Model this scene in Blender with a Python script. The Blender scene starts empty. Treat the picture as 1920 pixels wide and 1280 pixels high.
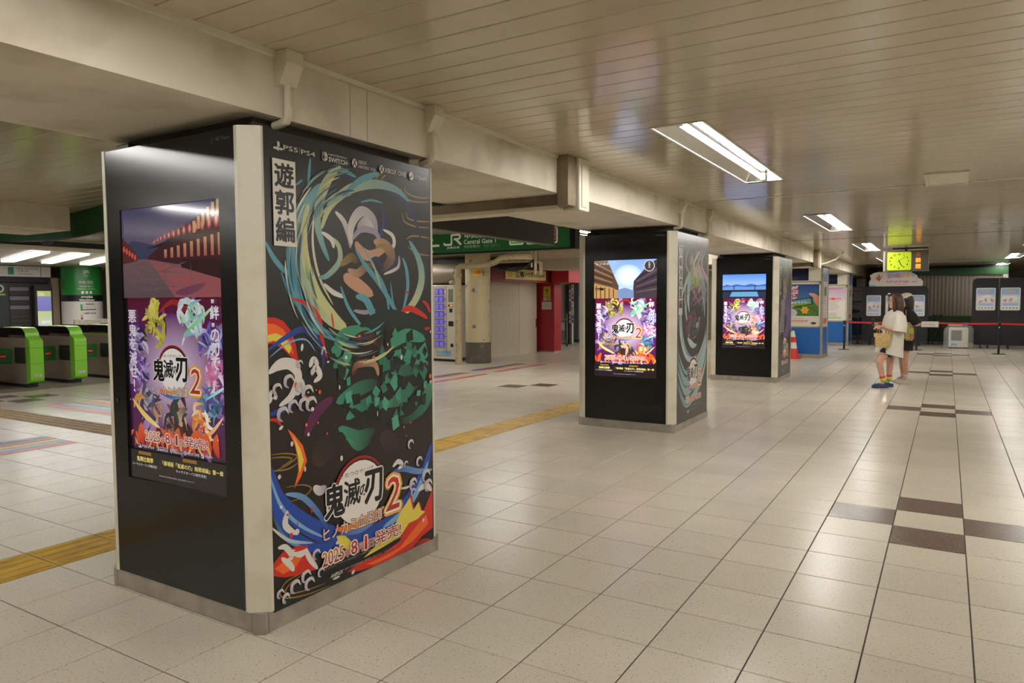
import bpy, bmesh, math, random
import numpy as np
from mathutils import Vector, Matrix
from mathutils.geometry import tessellate_polygon
random.seed(7)
scene = bpy.context.scene
COL = scene.collection

# ------------------------------------------------------------------ camera
CAM_H = 1.531
FPX = 1341.51
_y, _p, _r = math.radians(31.2895), math.radians(-3.2334), math.radians(-0.2993)
FWD = Vector((-math.sin(_y)*math.cos(_p), math.cos(_y)*math.cos(_p), math.sin(_p)))
_ri = Vector((math.cos(_y), math.sin(_y), 0)); _up = _ri.cross(FWD)
RIGHT = _ri*math.cos(_r) + _up*math.sin(_r)
UP = -_ri*math.sin(_r) + _up*math.cos(_r)
cam = bpy.data.cameras.new('camera'); cam.sensor_width = 36.0
cam.lens = FPX*36.0/1920.0; cam.clip_start = 0.05; cam.clip_end = 200
camo = bpy.data.objects.new('camera', cam); COL.objects.link(camo)
camo.matrix_world = Matrix.Translation((0, 0, CAM_H)) @ Matrix((RIGHT, UP, -FWD)).transposed().to_4x4()
scene.camera = camo

# ------------------------------------------------------------------ world, exposure
world = bpy.data.worlds.new('world'); scene.world = world; world.use_nodes = True
world.node_tree.nodes['Background'].inputs[0].default_value = (0.5, 0.47, 0.42, 1)
world.node_tree.nodes['Background'].inputs[1].default_value = 0.05
scene.view_settings.view_transform = 'Standard'
scene.view_settings.look = 'None'
scene.view_settings.gamma = 1.0
scene.view_settings.use_curve_mapping = False
scene.view_settings.exposure = 0.0
scene.cycles.use_denoising = True
scene.cycles.adaptive_threshold = 0.03; scene.cycles.max_bounces = 5; scene.cycles.diffuse_bounces = 4; scene.cycles.glossy_bounces = 3; scene.cycles.transmission_bounces = 4
TUBE_POWER = 84.0            # emission of every fluorescent tube
TUBE_COLOR = (1.0, 0.972, 0.925)

# ------------------------------------------------------------------ helpers
def lin(c):
    r = []
    for v in c[:3]:
        v = v/255.0
        r.append(v/12.92 if v <= 0.04045 else ((v+0.055)/1.055)**2.4)
    return (r[0], r[1], r[2], 1.0)

MATS = {}
def nt(m): return m.node_tree
def mat(name, rgb, rough=0.5, metal=0.0, spec=0.5, coat=0.0, noise=None, bump=None, emit=0.0, alpha=1.0, trans=0.0):
    """noise=(scale, rgb2, lo, hi, detail) mixes a second colour in; bump=(scale, strength)"""
    if name in MATS: return MATS[name]
    m = bpy.data.materials.new(name); m.use_nodes = True; MATS[name] = m
    t = m.node_tree; b = t.nodes['Principled BSDF']
    b.inputs['Base Color'].default_value = lin(rgb); b.inputs['Roughness'].default_value = rough
    b.inputs['Metallic'].default_value = metal; b.inputs['Specular IOR Level'].default_value = spec
    b.inputs['Coat Weight'].default_value = coat; b.inputs['Coat Roughness'].default_value = 0.06
    b.inputs['Alpha'].default_value = alpha; b.inputs['Transmission Weight'].default_value = trans
    if emit:
        b.inputs['Emission Color'].default_value = lin(rgb); b.inputs['Emission Strength'].default_value = emit
    if noise or bump:
        geo = t.nodes.new('ShaderNodeNewGeometry')
    if noise:
        sc, rgb2, lo, hi, det = noise
        n = t.nodes.new('ShaderNodeTexNoise'); n.inputs['Scale'].default_value = sc; n.inputs['Detail'].default_value = det
        t.links.new(geo.outputs['Position'], n.inputs['Vector'])
        mr = t.nodes.new('ShaderNodeMapRange'); mr.inputs['From Min'].default_value = lo; mr.inputs['From Max'].default_value = hi
        t.links.new(n.outputs['Fac'], mr.inputs['Value'])
        mx = t.nodes.new('ShaderNodeMix'); mx.data_type = 'RGBA'
        mx.inputs['A'].default_value = lin(rgb); mx.inputs['B'].default_value = lin(rgb2)
        t.links.new(mr.outputs['Result'], mx.inputs['Factor']); t.links.new(mx.outputs['Result'], b.inputs['Base Color'])
    if bump:
        n = t.nodes.new('ShaderNodeTexNoise'); n.inputs['Scale'].default_value = bump[0]
        t.links.new(geo.outputs['Position'], n.inputs['Vector'])
        bp = t.nodes.new('ShaderNodeBump'); bp.inputs['Strength'].default_value = bump[1]; bp.inputs['Distance'].default_value = 0.01
        t.links.new(n.outputs['Fac'], bp.inputs['Height']); t.links.new(bp.outputs['Normal'], b.inputs['Normal'])
    return m

def print_mat(name, rough=0.35, spec=0.4, emit=0.0, coat=0.0, base=1.0):
    """flat print (posters, signs, screens): colour carried by the mesh"""
    if name in MATS: return MATS[name]
    m = bpy.data.materials.new(name); m.use_nodes = True; MATS[name] = m
    t = m.node_tree; b = t.nodes['Principled BSDF']
    a = t.nodes.new('ShaderNodeAttribute'); a.attribute_name = 'Col'
    if base < 1.0:
        mx = t.nodes.new('ShaderNodeMix'); mx.data_type = 'RGBA'; mx.inputs['Factor'].default_value = base
        mx.inputs['A'].default_value = (0.01, 0.01, 0.012, 1)
        t.links.new(a.outputs['Color'], mx.inputs['B']); t.links.new(mx.outputs['Result'], b.inputs['Base Color'])
    else:
        t.links.new(a.outputs['Color'], b.inputs['Base Color'])
    b.inputs['Roughness'].default_value = rough; b.inputs['Specular IOR Level'].default_value = spec
    b.inputs['Coat Weight'].default_value = coat; b.inputs['Coat Roughness'].default_value = 0.03
    if emit:
        t.links.new(a.outputs['Color'], b.inputs['Emission Color']); b.inputs['Emission Strength'].default_value = emit
        m.cycles.emission_sampling = 'NONE'      # thousands of tiny faces: found by bounces, not sampled one by one
    return m

class MB:
    """collects geometry of ONE mesh"""
    def __init__(s): s.v = []; s.f = []; s.m = []
    def add(s, vs, fs, mi=0):
        o = len(s.v); s.v += [tuple(q) for q in vs]
        for q in fs: s.f.append(tuple(i+o for i in q)); s.m.append(mi)
        return s
    def box(s, x0, x1, y0, y1, z0, z1, mi=0):
        v = [(x, y, z) for z in (z0, z1) for y in (y0, y1) for x in (x0, x1)]
        return s.add(v, [(0,2,3,1),(4,5,7,6),(0,1,5,4),(2,6,7,3),(0,4,6,2),(1,3,7,5)], mi)
    def cbox(s, x0, x1, y0, y1, z0, z1, c=0.005, mi=0):
        bm = bmesh.new(); bmesh.ops.create_cube(bm, size=1)
        for q in bm.verts: q.co = Vector(((x0+x1)/2+q.co.x*(x1-x0), (y0+y1)/2+q.co.y*(y1-y0), (z0+z1)/2+q.co.z*(z1-z0)))
        bmesh.ops.bevel(bm, geom=bm.edges[:], offset=c, segments=1, affect='EDGES')
        bm.verts.index_update()
        s.add([q.co[:] for q in bm.verts], [tuple(w.index for w in q.verts) for q in bm.faces], mi); bm.free(); return s
    def prism(s, poly, axis, a0, a1, mi=0):
        """poly in the plane of the two other axes (x:(y,z) y:(x,z) z:(x,y))"""
        n = len(poly)
        def P(p, a): return (a, p[0], p[1]) if axis == 'x' else ((p[0], a, p[1]) if axis == 'y' else (p[0], p[1], a))
        v = [P(p, a0) for p in poly] + [P(p, a1) for p in poly]
        tri = tessellate_polygon([[Vector((p[0], p[1], 0)) for p in poly]])
        f = [tuple(t) for t in tri] + [tuple(i+n for i in reversed(t)) for t in tri]
        f += [(i, (i+1) % n, (i+1) % n+n, i+n) for i in range(n)]
        return s.add(v, f, mi)
    def tube(s, pts, r, n=10, mi=0, cap=True):
        pts = [Vector(p) for p in pts]; k = len(pts)
        rs = r if isinstance(r, (list, tuple)) else [r]*k
        base = len(s.v); prev = None
        for i, p in enumerate(pts):
            d = (pts[min(i+1, k-1)]-pts[max(i-1, 0)]).normalized()
            if prev is None:
                a = Vector((0, 0, 1)) if abs(d.z) < 0.9 else Vector((1, 0, 0)); u = d.cross(a).normalized()
            else:
                u = (prev-d*prev.dot(d)).normalized()
            prev = u; w = d.cross(u)
            for j in range(n):
                an = 2*math.pi*j/n; s.v.append(tuple(p+(u*math.cos(an)+w*math.sin(an))*rs[i]))
        for i in range(k-1):
            for j in range(n):
                s.f.append((base+i*n+j, base+i*n+(j+1) % n, base+(i+1)*n+(j+1) % n, base+(i+1)*n+j)); s.m.append(mi)
        if cap:
            s.f.append(tuple(base+j for j in range(n))[::-1]); s.m.append(mi)
            s.f.append(tuple(base+(k-1)*n+j for j in range(n))); s.m.append(mi)
        return s
    def lathe(s, prof, cx, cy, n=24, mi=0):
        """prof = [(r, z)...] around a vertical axis"""
        base = len(s.v)
        for r, z in prof:
            for j in range(n):
                a = 2*math.pi*j/n; s.v.append((cx+r*math.cos(a), cy+r*math.sin(a), z))
        for i in range(len(prof)-1):
            for j in range(n):
                s.f.append((base+i*n+j, base+i*n+(j+1) % n, base+(i+1)*n+(j+1) % n, base+(i+1)*n+j)); s.m.append(mi)
        s.f.append(tuple(base+j for j in range(n))[::-1]); s.m.append(mi)
        s.f.append(tuple(base+(len(prof)-1)*n+j for j in range(n))); s.m.append(mi)
        return s
    def loft(s, rings, n=20, mi=0, cap=True):
        """rings = [(cx, cy, cz, rx, ry, tiltx)] horizontal ellipses"""
        base = len(s.v)
        for q in rings:
            cx, cy, cz, rx, ry = q[:5]; ti = q[5] if len(q) > 5 else 0
            for j in range(n):
                a = 2*math.pi*j/n; dx = rx*math.cos(a); s.v.append((cx+dx, cy+ry*math.sin(a), cz+ti*dx))
        for i in range(len(rings)-1):
            for j in range(n):
                s.f.append((base+i*n+j, base+i*n+(j+1) % n, base+(i+1)*n+(j+1) % n, base+(i+1)*n+j)); s.m.append(mi)
        if cap:
            s.f.append(tuple(base+j for j in range(n))[::-1]); s.m.append(mi)
            s.f.append(tuple(base+(len(rings)-1)*n+j for j in range(n))); s.m.append(mi)
        return s
    def mesh(s, name, mats, smooth=False, origin=(0, 0, 0)):
        me = bpy.data.meshes.new(name)
        if any(origin): s.v = [(a-origin[0], b-origin[1], c-origin[2]) for a, b, c in s.v]
        me.from_pydata(s.v, [], s.f)
        for q in (mats if isinstance(mats, (list, tuple)) else [mats]): me.materials.append(q)
        me.polygons.foreach_set('material_index', s.m)
        bm = bmesh.new(); bm.from_mesh(me); bmesh.ops.recalc_face_normals(bm, faces=bm.faces[:]); bm.to_mesh(me); bm.free()
        if smooth:
            me.polygons.foreach_set('use_smooth', [True]*len(me.polygons))
            try: me.set_sharp_from_angle(angle=math.radians(40))
            except Exception: pass
        return me
    def build(s, name, mats, parent=None, smooth=False):
        """world coordinates; the parent's position is taken off"""
        return obj(name, s.mesh(name, mats, smooth, world_of(parent)), parent)
    def local(s, name, mats, parent, smooth=False):
        return obj(name, s.mesh(name, mats, smooth), parent)

def world_of(p):
    v = Vector((0, 0, 0))
    while p is not None: v += p.location; p = p.parent
    return tuple(v)
def obj(name, me, parent=None):
    o = bpy.data.objects.new(name, me); COL.objects.link(o)
    if parent is not None: o.parent = parent
    return o
def tag(o, label, cat, group=None, kind=None):
    o['label'] = label; o['category'] = cat
    if group: o['group'] = group
    if kind: o['kind'] = kind
    return o
def thing(name, label, cat, loc=(0, 0, 0), rz=0.0, group=None, kind='thing'):
    o = bpy.data.objects.new(name, None); COL.objects.link(o)
    o.location = loc; o.rotation_euler = (0, 0, rz); o.empty_display_size = 0.1
    return tag(o, label, cat, group, kind)
def struct(name, mb, m, label=None, cat=None, smooth=False):
    o = mb.build(name, m, None, smooth); o['kind'] = 'structure'
    if label: o['label'] = label; o['category'] = cat
    return o
def copy_tree(o, parent=None):
    c = o.copy(); COL.objects.link(c); c.parent = parent
    for ch in list(o.children): copy_tree(ch, c)
    return c

# ------------------------------------------------------------------ flat print on a surface
PAL = dict(cyan=(88,150,168), pale=(196,198,142), navy=(28,38,84), blue=(34,70,160), sky=(120,165,205), red=(200,38,28),
           oran=(232,104,34), yell=(226,206,84), gold=(150,122,58), whit=(220,214,208), lav=(160,150,172), tan=(196,150,122),
           green=(62,140,112), dgrn=(24,42,38), maro=(72,30,36), brow=(62,44,40), blk=(14,14,14), plum=(92,32,76))
def catmull(pts, sub=6):
    if len(pts) < 3: 
        (a, b), (c, d) = pts[0], pts[-1]
        return [(a+(c-a)*i/sub, b+(d-b)*i/sub) for i in range(sub+1)]
    P = [pts[0]]+list(pts)+[pts[-1]]; out = []
    for i in range(1, len(P)-2):
        p0, p1, p2, p3 = P[i-1], P[i], P[i+1], P[i+2]
        for k in range(sub):
            t = k/sub; r = []
            for a in (0, 1):
                r.append(0.5*((2*p1[a])+(-p0[a]+p2[a])*t+(2*p0[a]-5*p1[a]+4*p2[a]-p3[a])*t*t+(-p0[a]+3*p1[a]-3*p2[a]+p3[a])*t**3))
            out.append(tuple(r))
    out.append(tuple(pts[-1])); return out

TXT = {}
def text_geo(s, bold=0.0, res=2):
    k = (s, bold, res)
    if k in TXT: return TXT[k]
    c = bpy.data.curves.new('lettering', 'FONT'); c.body = s; c.size = 1.0; c.resolution_u = res; c.offset = bold
    o = bpy.data.objects.new('lettering', c); COL.objects.link(o)
    ev = o.evaluated_get(bpy.context.evaluated_depsgraph_get()); me = ev.to_mesh()
    vs = [(v.co.x, v.co.y) for v in me.vertices]; fs = [tuple(p.vertices) for p in me.polygons]
    ev.to_mesh_clear(); bpy.data.objects.remove(o); bpy.data.curves.remove(c)
    if not vs: vs = [(0, 0), (.1, 0), (.1, .1)]; fs = [(0, 1, 2)]
    x0 = min(v[0] for v in vs); x1 = max(v[0] for v in vs); y0 = min(v[1] for v in vs); y1 = max(v[1] for v in vs)
    TXT[k] = (vs, fs, x0, x1, y0, y1); return TXT[k]

class Print:
    """flat coloured shapes stacked hair-thin on a plane: O + u*U + v*V, N outwards"""
    STEP = 1.6e-5
    def __init__(s, O, U, V, clip=None):
        s.O = Vector(O); s.U = Vector(U); s.V = Vector(V); s.N = s.U.cross(s.V).normalized()
        s.k = 0; s.v = []; s.f = []; s.c = []; s.clip = clip
    def col(s, c): return lin(PAL[c]) if isinstance(c, str) else lin(c)
    def put(s, pts, faces, cols, step=1.0):
        s.k += step; b = len(s.v); off = s.N*(s.STEP*s.k)
        for (u, v) in pts:
            if s.clip:
                u = min(max(u, s.clip[0]), s.clip[2]); v = min(max(v, s.clip[1]), s.clip[3])
            s.v.append(tuple(s.O+s.U*u+s.V*v+off))
        s.c += cols if len(cols) == len(pts) else [cols[0]]*len(pts)
        s.f += [tuple(i+b for i in q) for q in faces]
    def rect(s, u0, v0, u1, v1, c, c2=None):
        a = s.col(c); b = s.col(c2) if c2 else a
        s.put([(u0, v0), (u1, v0), (u1, v1), (u0, v1)], [(0, 1, 2, 3)], [a, a, b, b])
    def poly(s, pts, c):
        tri = tessellate_polygon([[Vector((p[0], p[1], 0)) for p in pts]])
        out = []
        for t in tri:
            a, b, d = (pts[i] for i in t)
            ar = (b[0]-a[0])*(d[1]-a[1])-(b[1]-a[1])*(d[0]-a[0])
            out.append(tuple(t) if ar > 0 else tuple(reversed(t)))
        s.put(pts, out, [s.col(c)])
    def ell(s, cu, cv, ru, rv, c, n=20, c2=None):
        pts = [(cu, cv)]+[(cu+ru*math.cos(2*math.pi*i/n), cv+rv*math.sin(2*math.pi*i/n)) for i in range(n)]
        a = s.col(c); b = s.col(c2) if c2 else a
        s.put(pts, [(0, 1+i, 1+(i+1) % n) for i in range(n)], [a]+[b]*n)
    def stroke(s, pts, w, c0, c1=None, tip=0.8, sub=6, even=False):
        P = catmull(pts, sub); n = len(P); L = []; R = []; cs = []
        a = s.col(c0); b = s.col(c1) if c1 else a
        for i, p in enumerate(P):
            q0 = P[max(i-1, 0)]; q1 = P[min(i+1, n-1)]; dx, dy = q1[0]-q0[0], q1[1]-q0[1]; l = math.hypot(dx, dy) or 1e-6
            t = i/(n-1); h = w/2*(1.0 if even else max(0.03, math.sin(math.pi*min(max(t, 0.0), 1.0))**tip))
            L.append((p[0]-dy/l*h, p[1]+dx/l*h)); R.append((p[0]+dy/l*h, p[1]-dx/l*h))
            cs.append(tuple(a[j]*(1-t)+b[j]*t for j in range(4)))
        s.put(L+R, [(i, i+n, i+n+1, i+1) for i in range(n-1)], cs+cs)
    def text(s, t, u, v, h, c, w=None, align='l', bold=0.0, shear=0.0, rot=0.0, c2=None, res=2, outline=None, ow=0.03):
        """h = cap/character height in metres, w = total width"""
        vs, fs, a0, a1, b0, b1 = text_geo(t, 0.0, res)
        if outline is not None: s.text(t, u, v, h, outline, w, align, bold+ow, shear, rot, None, res)
        sy = h/max(b1-b0, 1e-4); sx = (w/max(a1-a0, 1e-4)) if w else sy
        W = (a1-a0)*sx; ox = 0 if align == 'l' else (-W/2 if align == 'c' else -W)
        ca, sa = math.cos(rot), math.sin(rot); pts = []; cols = []
        A = s.col(c); B = s.col(c2) if c2 else A
        for (x, y) in vs:
            X = (x-a0)*sx+ox; Y = (y-b0)*sy; X += shear*Y
            pts.append((u+X*ca-Y*sa, v+X*sa+Y*ca)); t_ = min(max((y-b0)/max(b1-b0, 1e-4), 0), 1)
            cols.append(tuple(A[j]*(1-t_)+B[j]*t_ for j in range(4)))
        if bold > 0:                       # heavier lettering: the same flat outline shifted a little each way
            d = bold*sy; k = 8 if bold > 0.015 else 4
            for i in range(k):
                a = 2*math.pi*i/k; s.put([(p[0]+d*math.cos(a), p[1]+d*math.sin(a)) for p in pts], fs, cols, .6)
        s.put(pts, fs, cols)
    def vtext(s, t, u, v, h, c, gap=1.08, **k):
        for i, ch in enumerate(t):
            if ch != ' ': s.text(ch, u, v-i*h*gap, h if ch not in '、。！“”"' else h*0.4, c, align='c', **k)
    def build(s, name, m, parent=None, local=False):
        me = bpy.data.meshes.new(name); org = Vector((0, 0, 0)) if local else Vector(world_of(parent))
        me.from_pydata([tuple(Vector(q)-org) for q in s.v], [], s.f); me.materials.append(m)
        at = me.color_attributes.new('Col', 'FLOAT_COLOR', 'POINT')
        at.data.foreach_set('color', np.array(s.c, dtype=np.float32).ravel())
        # make every face look outwards
        bm = bmesh.new(); bm.from_mesh(me); bm.normal_update()
        for q in bm.faces:
            if q.normal.dot(s.N) < 0: q.normal_flip()
        bm.to_mesh(me); bm.free()
        return obj(name, me, parent)
# ------------------------------------------------------------------ materials of the place
TILE = 0.4118; TX = 0.1332; TY = 6.2487          # floor grid
ZC = 2.685; ZS = 2.39                             # ceiling, beam soffit
XB0, XB1 = -3.83, -2.68                           # long beam over the pillars
def tile_mat(name, rgb, rgb_dark, speck, var):
    m = bpy.data.materials.new(name); m.use_nodes = True; MATS[name] = m
    t = m.node_tree; L = t.links.new; b = t.nodes['Principled BSDF']; b.inputs['Roughness'].default_value = 0.27
    b.inputs['Specular IOR Level'].default_value = 0.5
    geo = t.nodes.new('ShaderNodeNewGeometry')
    mp = t.nodes.new('ShaderNodeVectorMath'); mp.operation = 'SUBTRACT'; mp.inputs[1].default_value = (TX, TY, 0.5)
    dv = t.nodes.new('ShaderNodeVectorMath'); dv.operation = 'DIVIDE'; dv.inputs[1].default_value = (TILE, TILE, 10)
    fl = t.nodes.new('ShaderNodeVectorMath'); fl.operation = 'FLOOR'
    wn = t.nodes.new('ShaderNodeTexWhiteNoise'); wn.noise_dimensions = '3D'
    L(geo.outputs['Position'], mp.inputs[0]); L(mp.outputs[0], dv.inputs[0]); L(dv.outputs[0], fl.inputs[0]); L(fl.outputs[0], wn.inputs['Vector'])
    n1 = t.nodes.new('ShaderNodeTexNoise'); n1.inputs['Scale'].default_value = 95; n1.inputs['Detail'].default_value = 3
    n2 = t.nodes.new('ShaderNodeTexNoise'); n2.inputs['Scale'].default_value = 1.3; n2.inputs['Detail'].default_value = 5
    L(geo.outputs['Position'], n1.inputs['Vector']); L(geo.outputs['Position'], n2.inputs['Vector'])
    r1 = t.nodes.new('ShaderNodeMapRange'); r1.inputs['From Min'].default_value = 0.60; r1.inputs['From Max'].default_value = 0.70
    L(n1.outputs['Fac'], r1.inputs['Value'])
    r1b = t.nodes.new('ShaderNodeMath'); r1b.operation = 'MULTIPLY'; r1b.inputs[1].default_value = speck; L(r1.outputs['Result'], r1b.inputs[0])
    mx = t.nodes.new('ShaderNodeMix'); mx.data_type = 'RGBA'; mx.inputs['A'].default_value = lin(rgb); mx.inputs['B'].default_value = lin(rgb_dark)
    L(r1b.outputs[0], mx.inputs['Factor'])
    a = t.nodes.new('ShaderNodeMapRange'); a.inputs['To Min'].default_value = 1-var; a.inputs['To Max'].default_value = 1+var; L(wn.outputs['Value'], a.inputs['Value'])
    c = t.nodes.new('ShaderNodeMapRange'); c.inputs['From Min'].default_value = 0.3; c.inputs['From Max'].default_value = 0.7
    c.inputs['To Min'].default_value = 0.93; c.inputs['To Max'].default_value = 1.05; L(n2.outputs['Fac'], c.inputs['Value'])
    ml = t.nodes.new('ShaderNodeMath'); ml.operation = 'MULTIPLY'; L(a.outputs['Result'], ml.inputs[0]); L(c.outputs['Result'], ml.inputs[1])
    sc = t.nodes.new('ShaderNodeVectorMath'); sc.operation = 'SCALE'; L(mx.outputs['Result'], sc.inputs[0]); L(ml.outputs[0], sc.inputs['Scale'])
    L(sc.outputs[0], b.inputs['Base Color'])
    return m
M_tile = tile_mat('floor_tile_beige', (204, 196, 180), (128, 114, 98), 0.8, 0.03)
M_dark = tile_mat('floor_tile_brown', (92, 76, 68), (170, 158, 146), 0.5, 0.05)
M_grout = mat('grout', (62, 54, 52), 0.8)
M_tact = mat('tactile_yellow', (182, 144, 32), 0.5, noise=(6, (146, 112, 34), 0.45, 0.75, 6))
M_tact2 = mat('tactile_ochre', (150, 122, 62), 0.55, noise=(6, (120, 98, 56), 0.45, 0.75, 6))
M_gatefloor = mat('gate_floor_grey', (150, 140, 128), 0.35, noise=(3, (132, 124, 114), 0.4, 0.7, 5))
M_plank = mat('ceiling_plank_cream', (192, 181, 156), 0.15, spec=0.6, noise=(1.2, (178, 166, 140), 0.45, 0.75, 6))
M_back = mat('ceiling_void', (40, 36, 32), 0.9)
M_plaster = mat('beam_plaster', (216, 208, 190), 0.75, noise=(2.2, (184, 173, 152), 0.48, 0.72, 8), bump=(9, 0.12))
M_trimc = mat('cream_trim', (206, 198, 178), 0.45)
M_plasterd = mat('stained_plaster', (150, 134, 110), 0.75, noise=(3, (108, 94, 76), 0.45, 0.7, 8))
M_white = mat('painted_white', (214, 208, 190), 0.4, noise=(5, (196, 186, 164), 0.5, 0.78, 6))
M_steel = mat('brushed_steel', (164, 156, 144), 0.38, metal=0.3, noise=(8, (142, 134, 122), 0.4, 0.7, 6))
M_blackp = mat('black_panel', (20, 20, 19), 0.2, spec=0.3, noise=(24, (58, 57, 54), 0.70, 0.80, 8))
M_blackm = mat('matte_black', (20, 20, 21), 0.5)
M_darkgrey = mat('dark_grey', (58, 57, 54), 0.45)
M_concrete = mat('dark_concrete', (70, 66, 58), 0.8)
M_tube = mat('fluorescent_tube', (255, 255, 255), 0.5)
_b = M_tube.node_tree.nodes['Principled BSDF']; _b.inputs['Emission Color'].default_value = TUBE_COLOR+(1,); _b.inputs['Emission Strength'].default_value = TUBE_POWER
M_reflector = mat('lamp_reflector', (196, 194, 188), 0.18, metal=1.0)
M_flange = mat('lamp_flange', (206, 202, 190), 0.4)
M_post = print_mat('poster_print', rough=0.3, spec=0.45)
M_sign = print_mat('sign_print', rough=0.4)
M_scr1 = print_mat('screen_dim', rough=0.08, spec=0.5, emit=0.5, base=0.25)  # weaker glow stands in for the oblique view and reflected haze
M_scr2 = print_mat('screen_lit', rough=0.08, spec=0.5, emit=1.35, base=0.25)
M_lit = print_mat('backlit_print', rough=0.4, emit=0.5)

# ------------------------------------------------------------------ lamps: where the ceiling is cut
LAMP_L, LAMP_W = 2.63, 0.34
LAMPS = []
for k in range(-1, 4): LAMPS.append((-1.55, 4.65+5.93*k))
for k in range(-1, 5): LAMPS.append((1.55, 4.65+5.93*k))
for k in range(-1, 4): LAMPS.append((-5.33, 4.72+5.93*k))
LAMPS += [(-8.15, -3.5), (-7.6, 10.6), (-12.0, 1.6), (-12.0, 7.6), (-12.0, 12.4), (-7.6, 18.9), (-7.6, 23.4), (4.6, -1.3), (4.6, 4.65), (4.6, 10.58), (4.6, 16.5)]  # unseen lamps; several in the side hall are added to brighten it

# ------------------------------------------------------------------ floor
floor = struct('floor', MB().box(-13.82, 6.1, -5.0, 36.0, -0.08, -0.005), M_grout)
def tile_mesh(name, m, top=0.0, chamfer=0.0018, gap=0.0065, bars=None):
    h = TILE/2-gap/2; mb = MB(); z0 = -0.006
    v = [(-h, -h, z0), (h, -h, z0), (h, h, z0), (-h, h, z0)]
    v += [(-h, -h, top-chamfer), (h, -h, top-chamfer), (h, h, top-chamfer), (-h, h, top-chamfer)]
    g = h-chamfer; v += [(-g, -g, top), (g, -g, top), (g, g, top), (-g, g, top)]
    f = [(8, 9, 10, 11)]
    for i in range(4): j = (i+1) % 4; f += [(i, j, j+4, i+4), (i+4, j+4, j+8, i+8)]
    mb.add(v, f)
    if bars:
        for k in range(4):
            c = -0.15+0.1*k; a = (c-0.02, c+0.02, -0.185, 0.185)
            if bars == 'x': a = (-0.185, 0.185, c-0.02, c+0.02)
            b = (a[0]+0.009, a[1]-0.009, a[2]+0.009, a[3]-0.009)
            vv = [(a[0], a[2], top), (a[1], a[2], top), (a[1], a[3], top), (a[0], a[3], top), (b[0], b[2], top+0.005), (b[1], b[2], top+0.005), (b[1], b[3], top+0.005), (b[0], b[3], top+0.005)]
            mb.add(vv, [(4, 5, 6, 7), (0, 1, 5, 4), (1, 2, 6, 5), (2, 3, 7, 6), (3, 0, 4, 7)])
    return mb.mesh(name, m)
ME_tile = tile_mesh('floor_tile', M_tile); ME_dark = tile_mesh('dark_tile', M_dark)
ME_tactY = tile_mesh('tactile_tile', M_tact, 0.001, bars='y'); ME_tactX = tile_mesh('tactile_tile', M_tact2, 0.001, bars='x')
dark = set()
for n in range(-1, 6):
    j = 14*n
    dark |= {(-1, j-1), (-2, j-2), (0, j-2), (-1, j-3)}          # cross of brown tiles down the aisle
    for i in (-17, -16): pass
dark |= {(-17, 11), (-16, 12), (-33, -2), (-32, -1), (-31, -2), (-32, -3)}
def seen_size(x, y):
    p = Vector((x, y, 0))-Vector((0, 0, CAM_H)); d = p.dot(FWD)
    if d < 0.6: return 0
    u, v = p.dot(RIGHT)/d*FPX, p.dot(UP)/d*FPX
    if abs(u) > 985 or abs(v) > 690: return 0
    for yf in (2.13, 7.93, 13.73):                                 # hidden behind a pillar?
        for t in np.linspace(0.05, 0.999, 60):
            if -3.8 < x*t < -2.66 and yf < y*t < yf+1.3: return 0
    return 1/d**3
cells = []
for i in range(-34, 15):
    for j in range(-26, 72):
        x, y = TX+(i+0.5)*TILE, TY+(j+0.5)*TILE
        if i == -12: continue                                       # tactile row along the pillars
        if j == -4 and i < -12: continue                            # tactile row towards the gates
        if x < -13.7 or x > 6.0 or y > 35.8 or y < -4.6: continue
        cells.append((seen_size(x, y), i, j, x, y))
cells.sort(reverse=True)
field = MB(); nt_ = 0
tv = [tuple(q.co) for q in ME_tile.vertices]; tf = [tuple(q.vertices) for q in ME_tile.polygons]
for sz, i, j, x, y in cells:
    if (i, j) in dark:
        o = obj('dark_tile', ME_dark, floor); o.location = (x, y, 0)
    elif sz > 0 and nt_ < 300:
        o = obj('floor_tile', ME_tile, floor); o.location = (x, y, 0); nt_ += 1
    else:
        field.add([(a+x, b+y, c) for a, b, c in tv], tf)
_me = bpy.data.meshes.new('tile_field'); _me.from_pydata(field.v, [], field.f); _me.materials.append(M_tile)
tf_ = obj('tile_field', _me, floor); tf_['kind'] = 'stuff'
for j in range(-14, 46):
    o = obj('tactile_tile', ME_tactY, floor); o.location = (TX-11.5*TILE, TY+(j+0.5)*TILE, 0)
for i in range(-33, -12):
    o = obj('tactile_tile', ME_tactX, floor); o.location = (TX+(i+0.5)*TILE, TY-3.5*TILE, 0)
struct('floor_gate_hall', MB().box(-26, -13.82, -5, 36, -0.08, 0.0), M_gatefloor)

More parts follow.
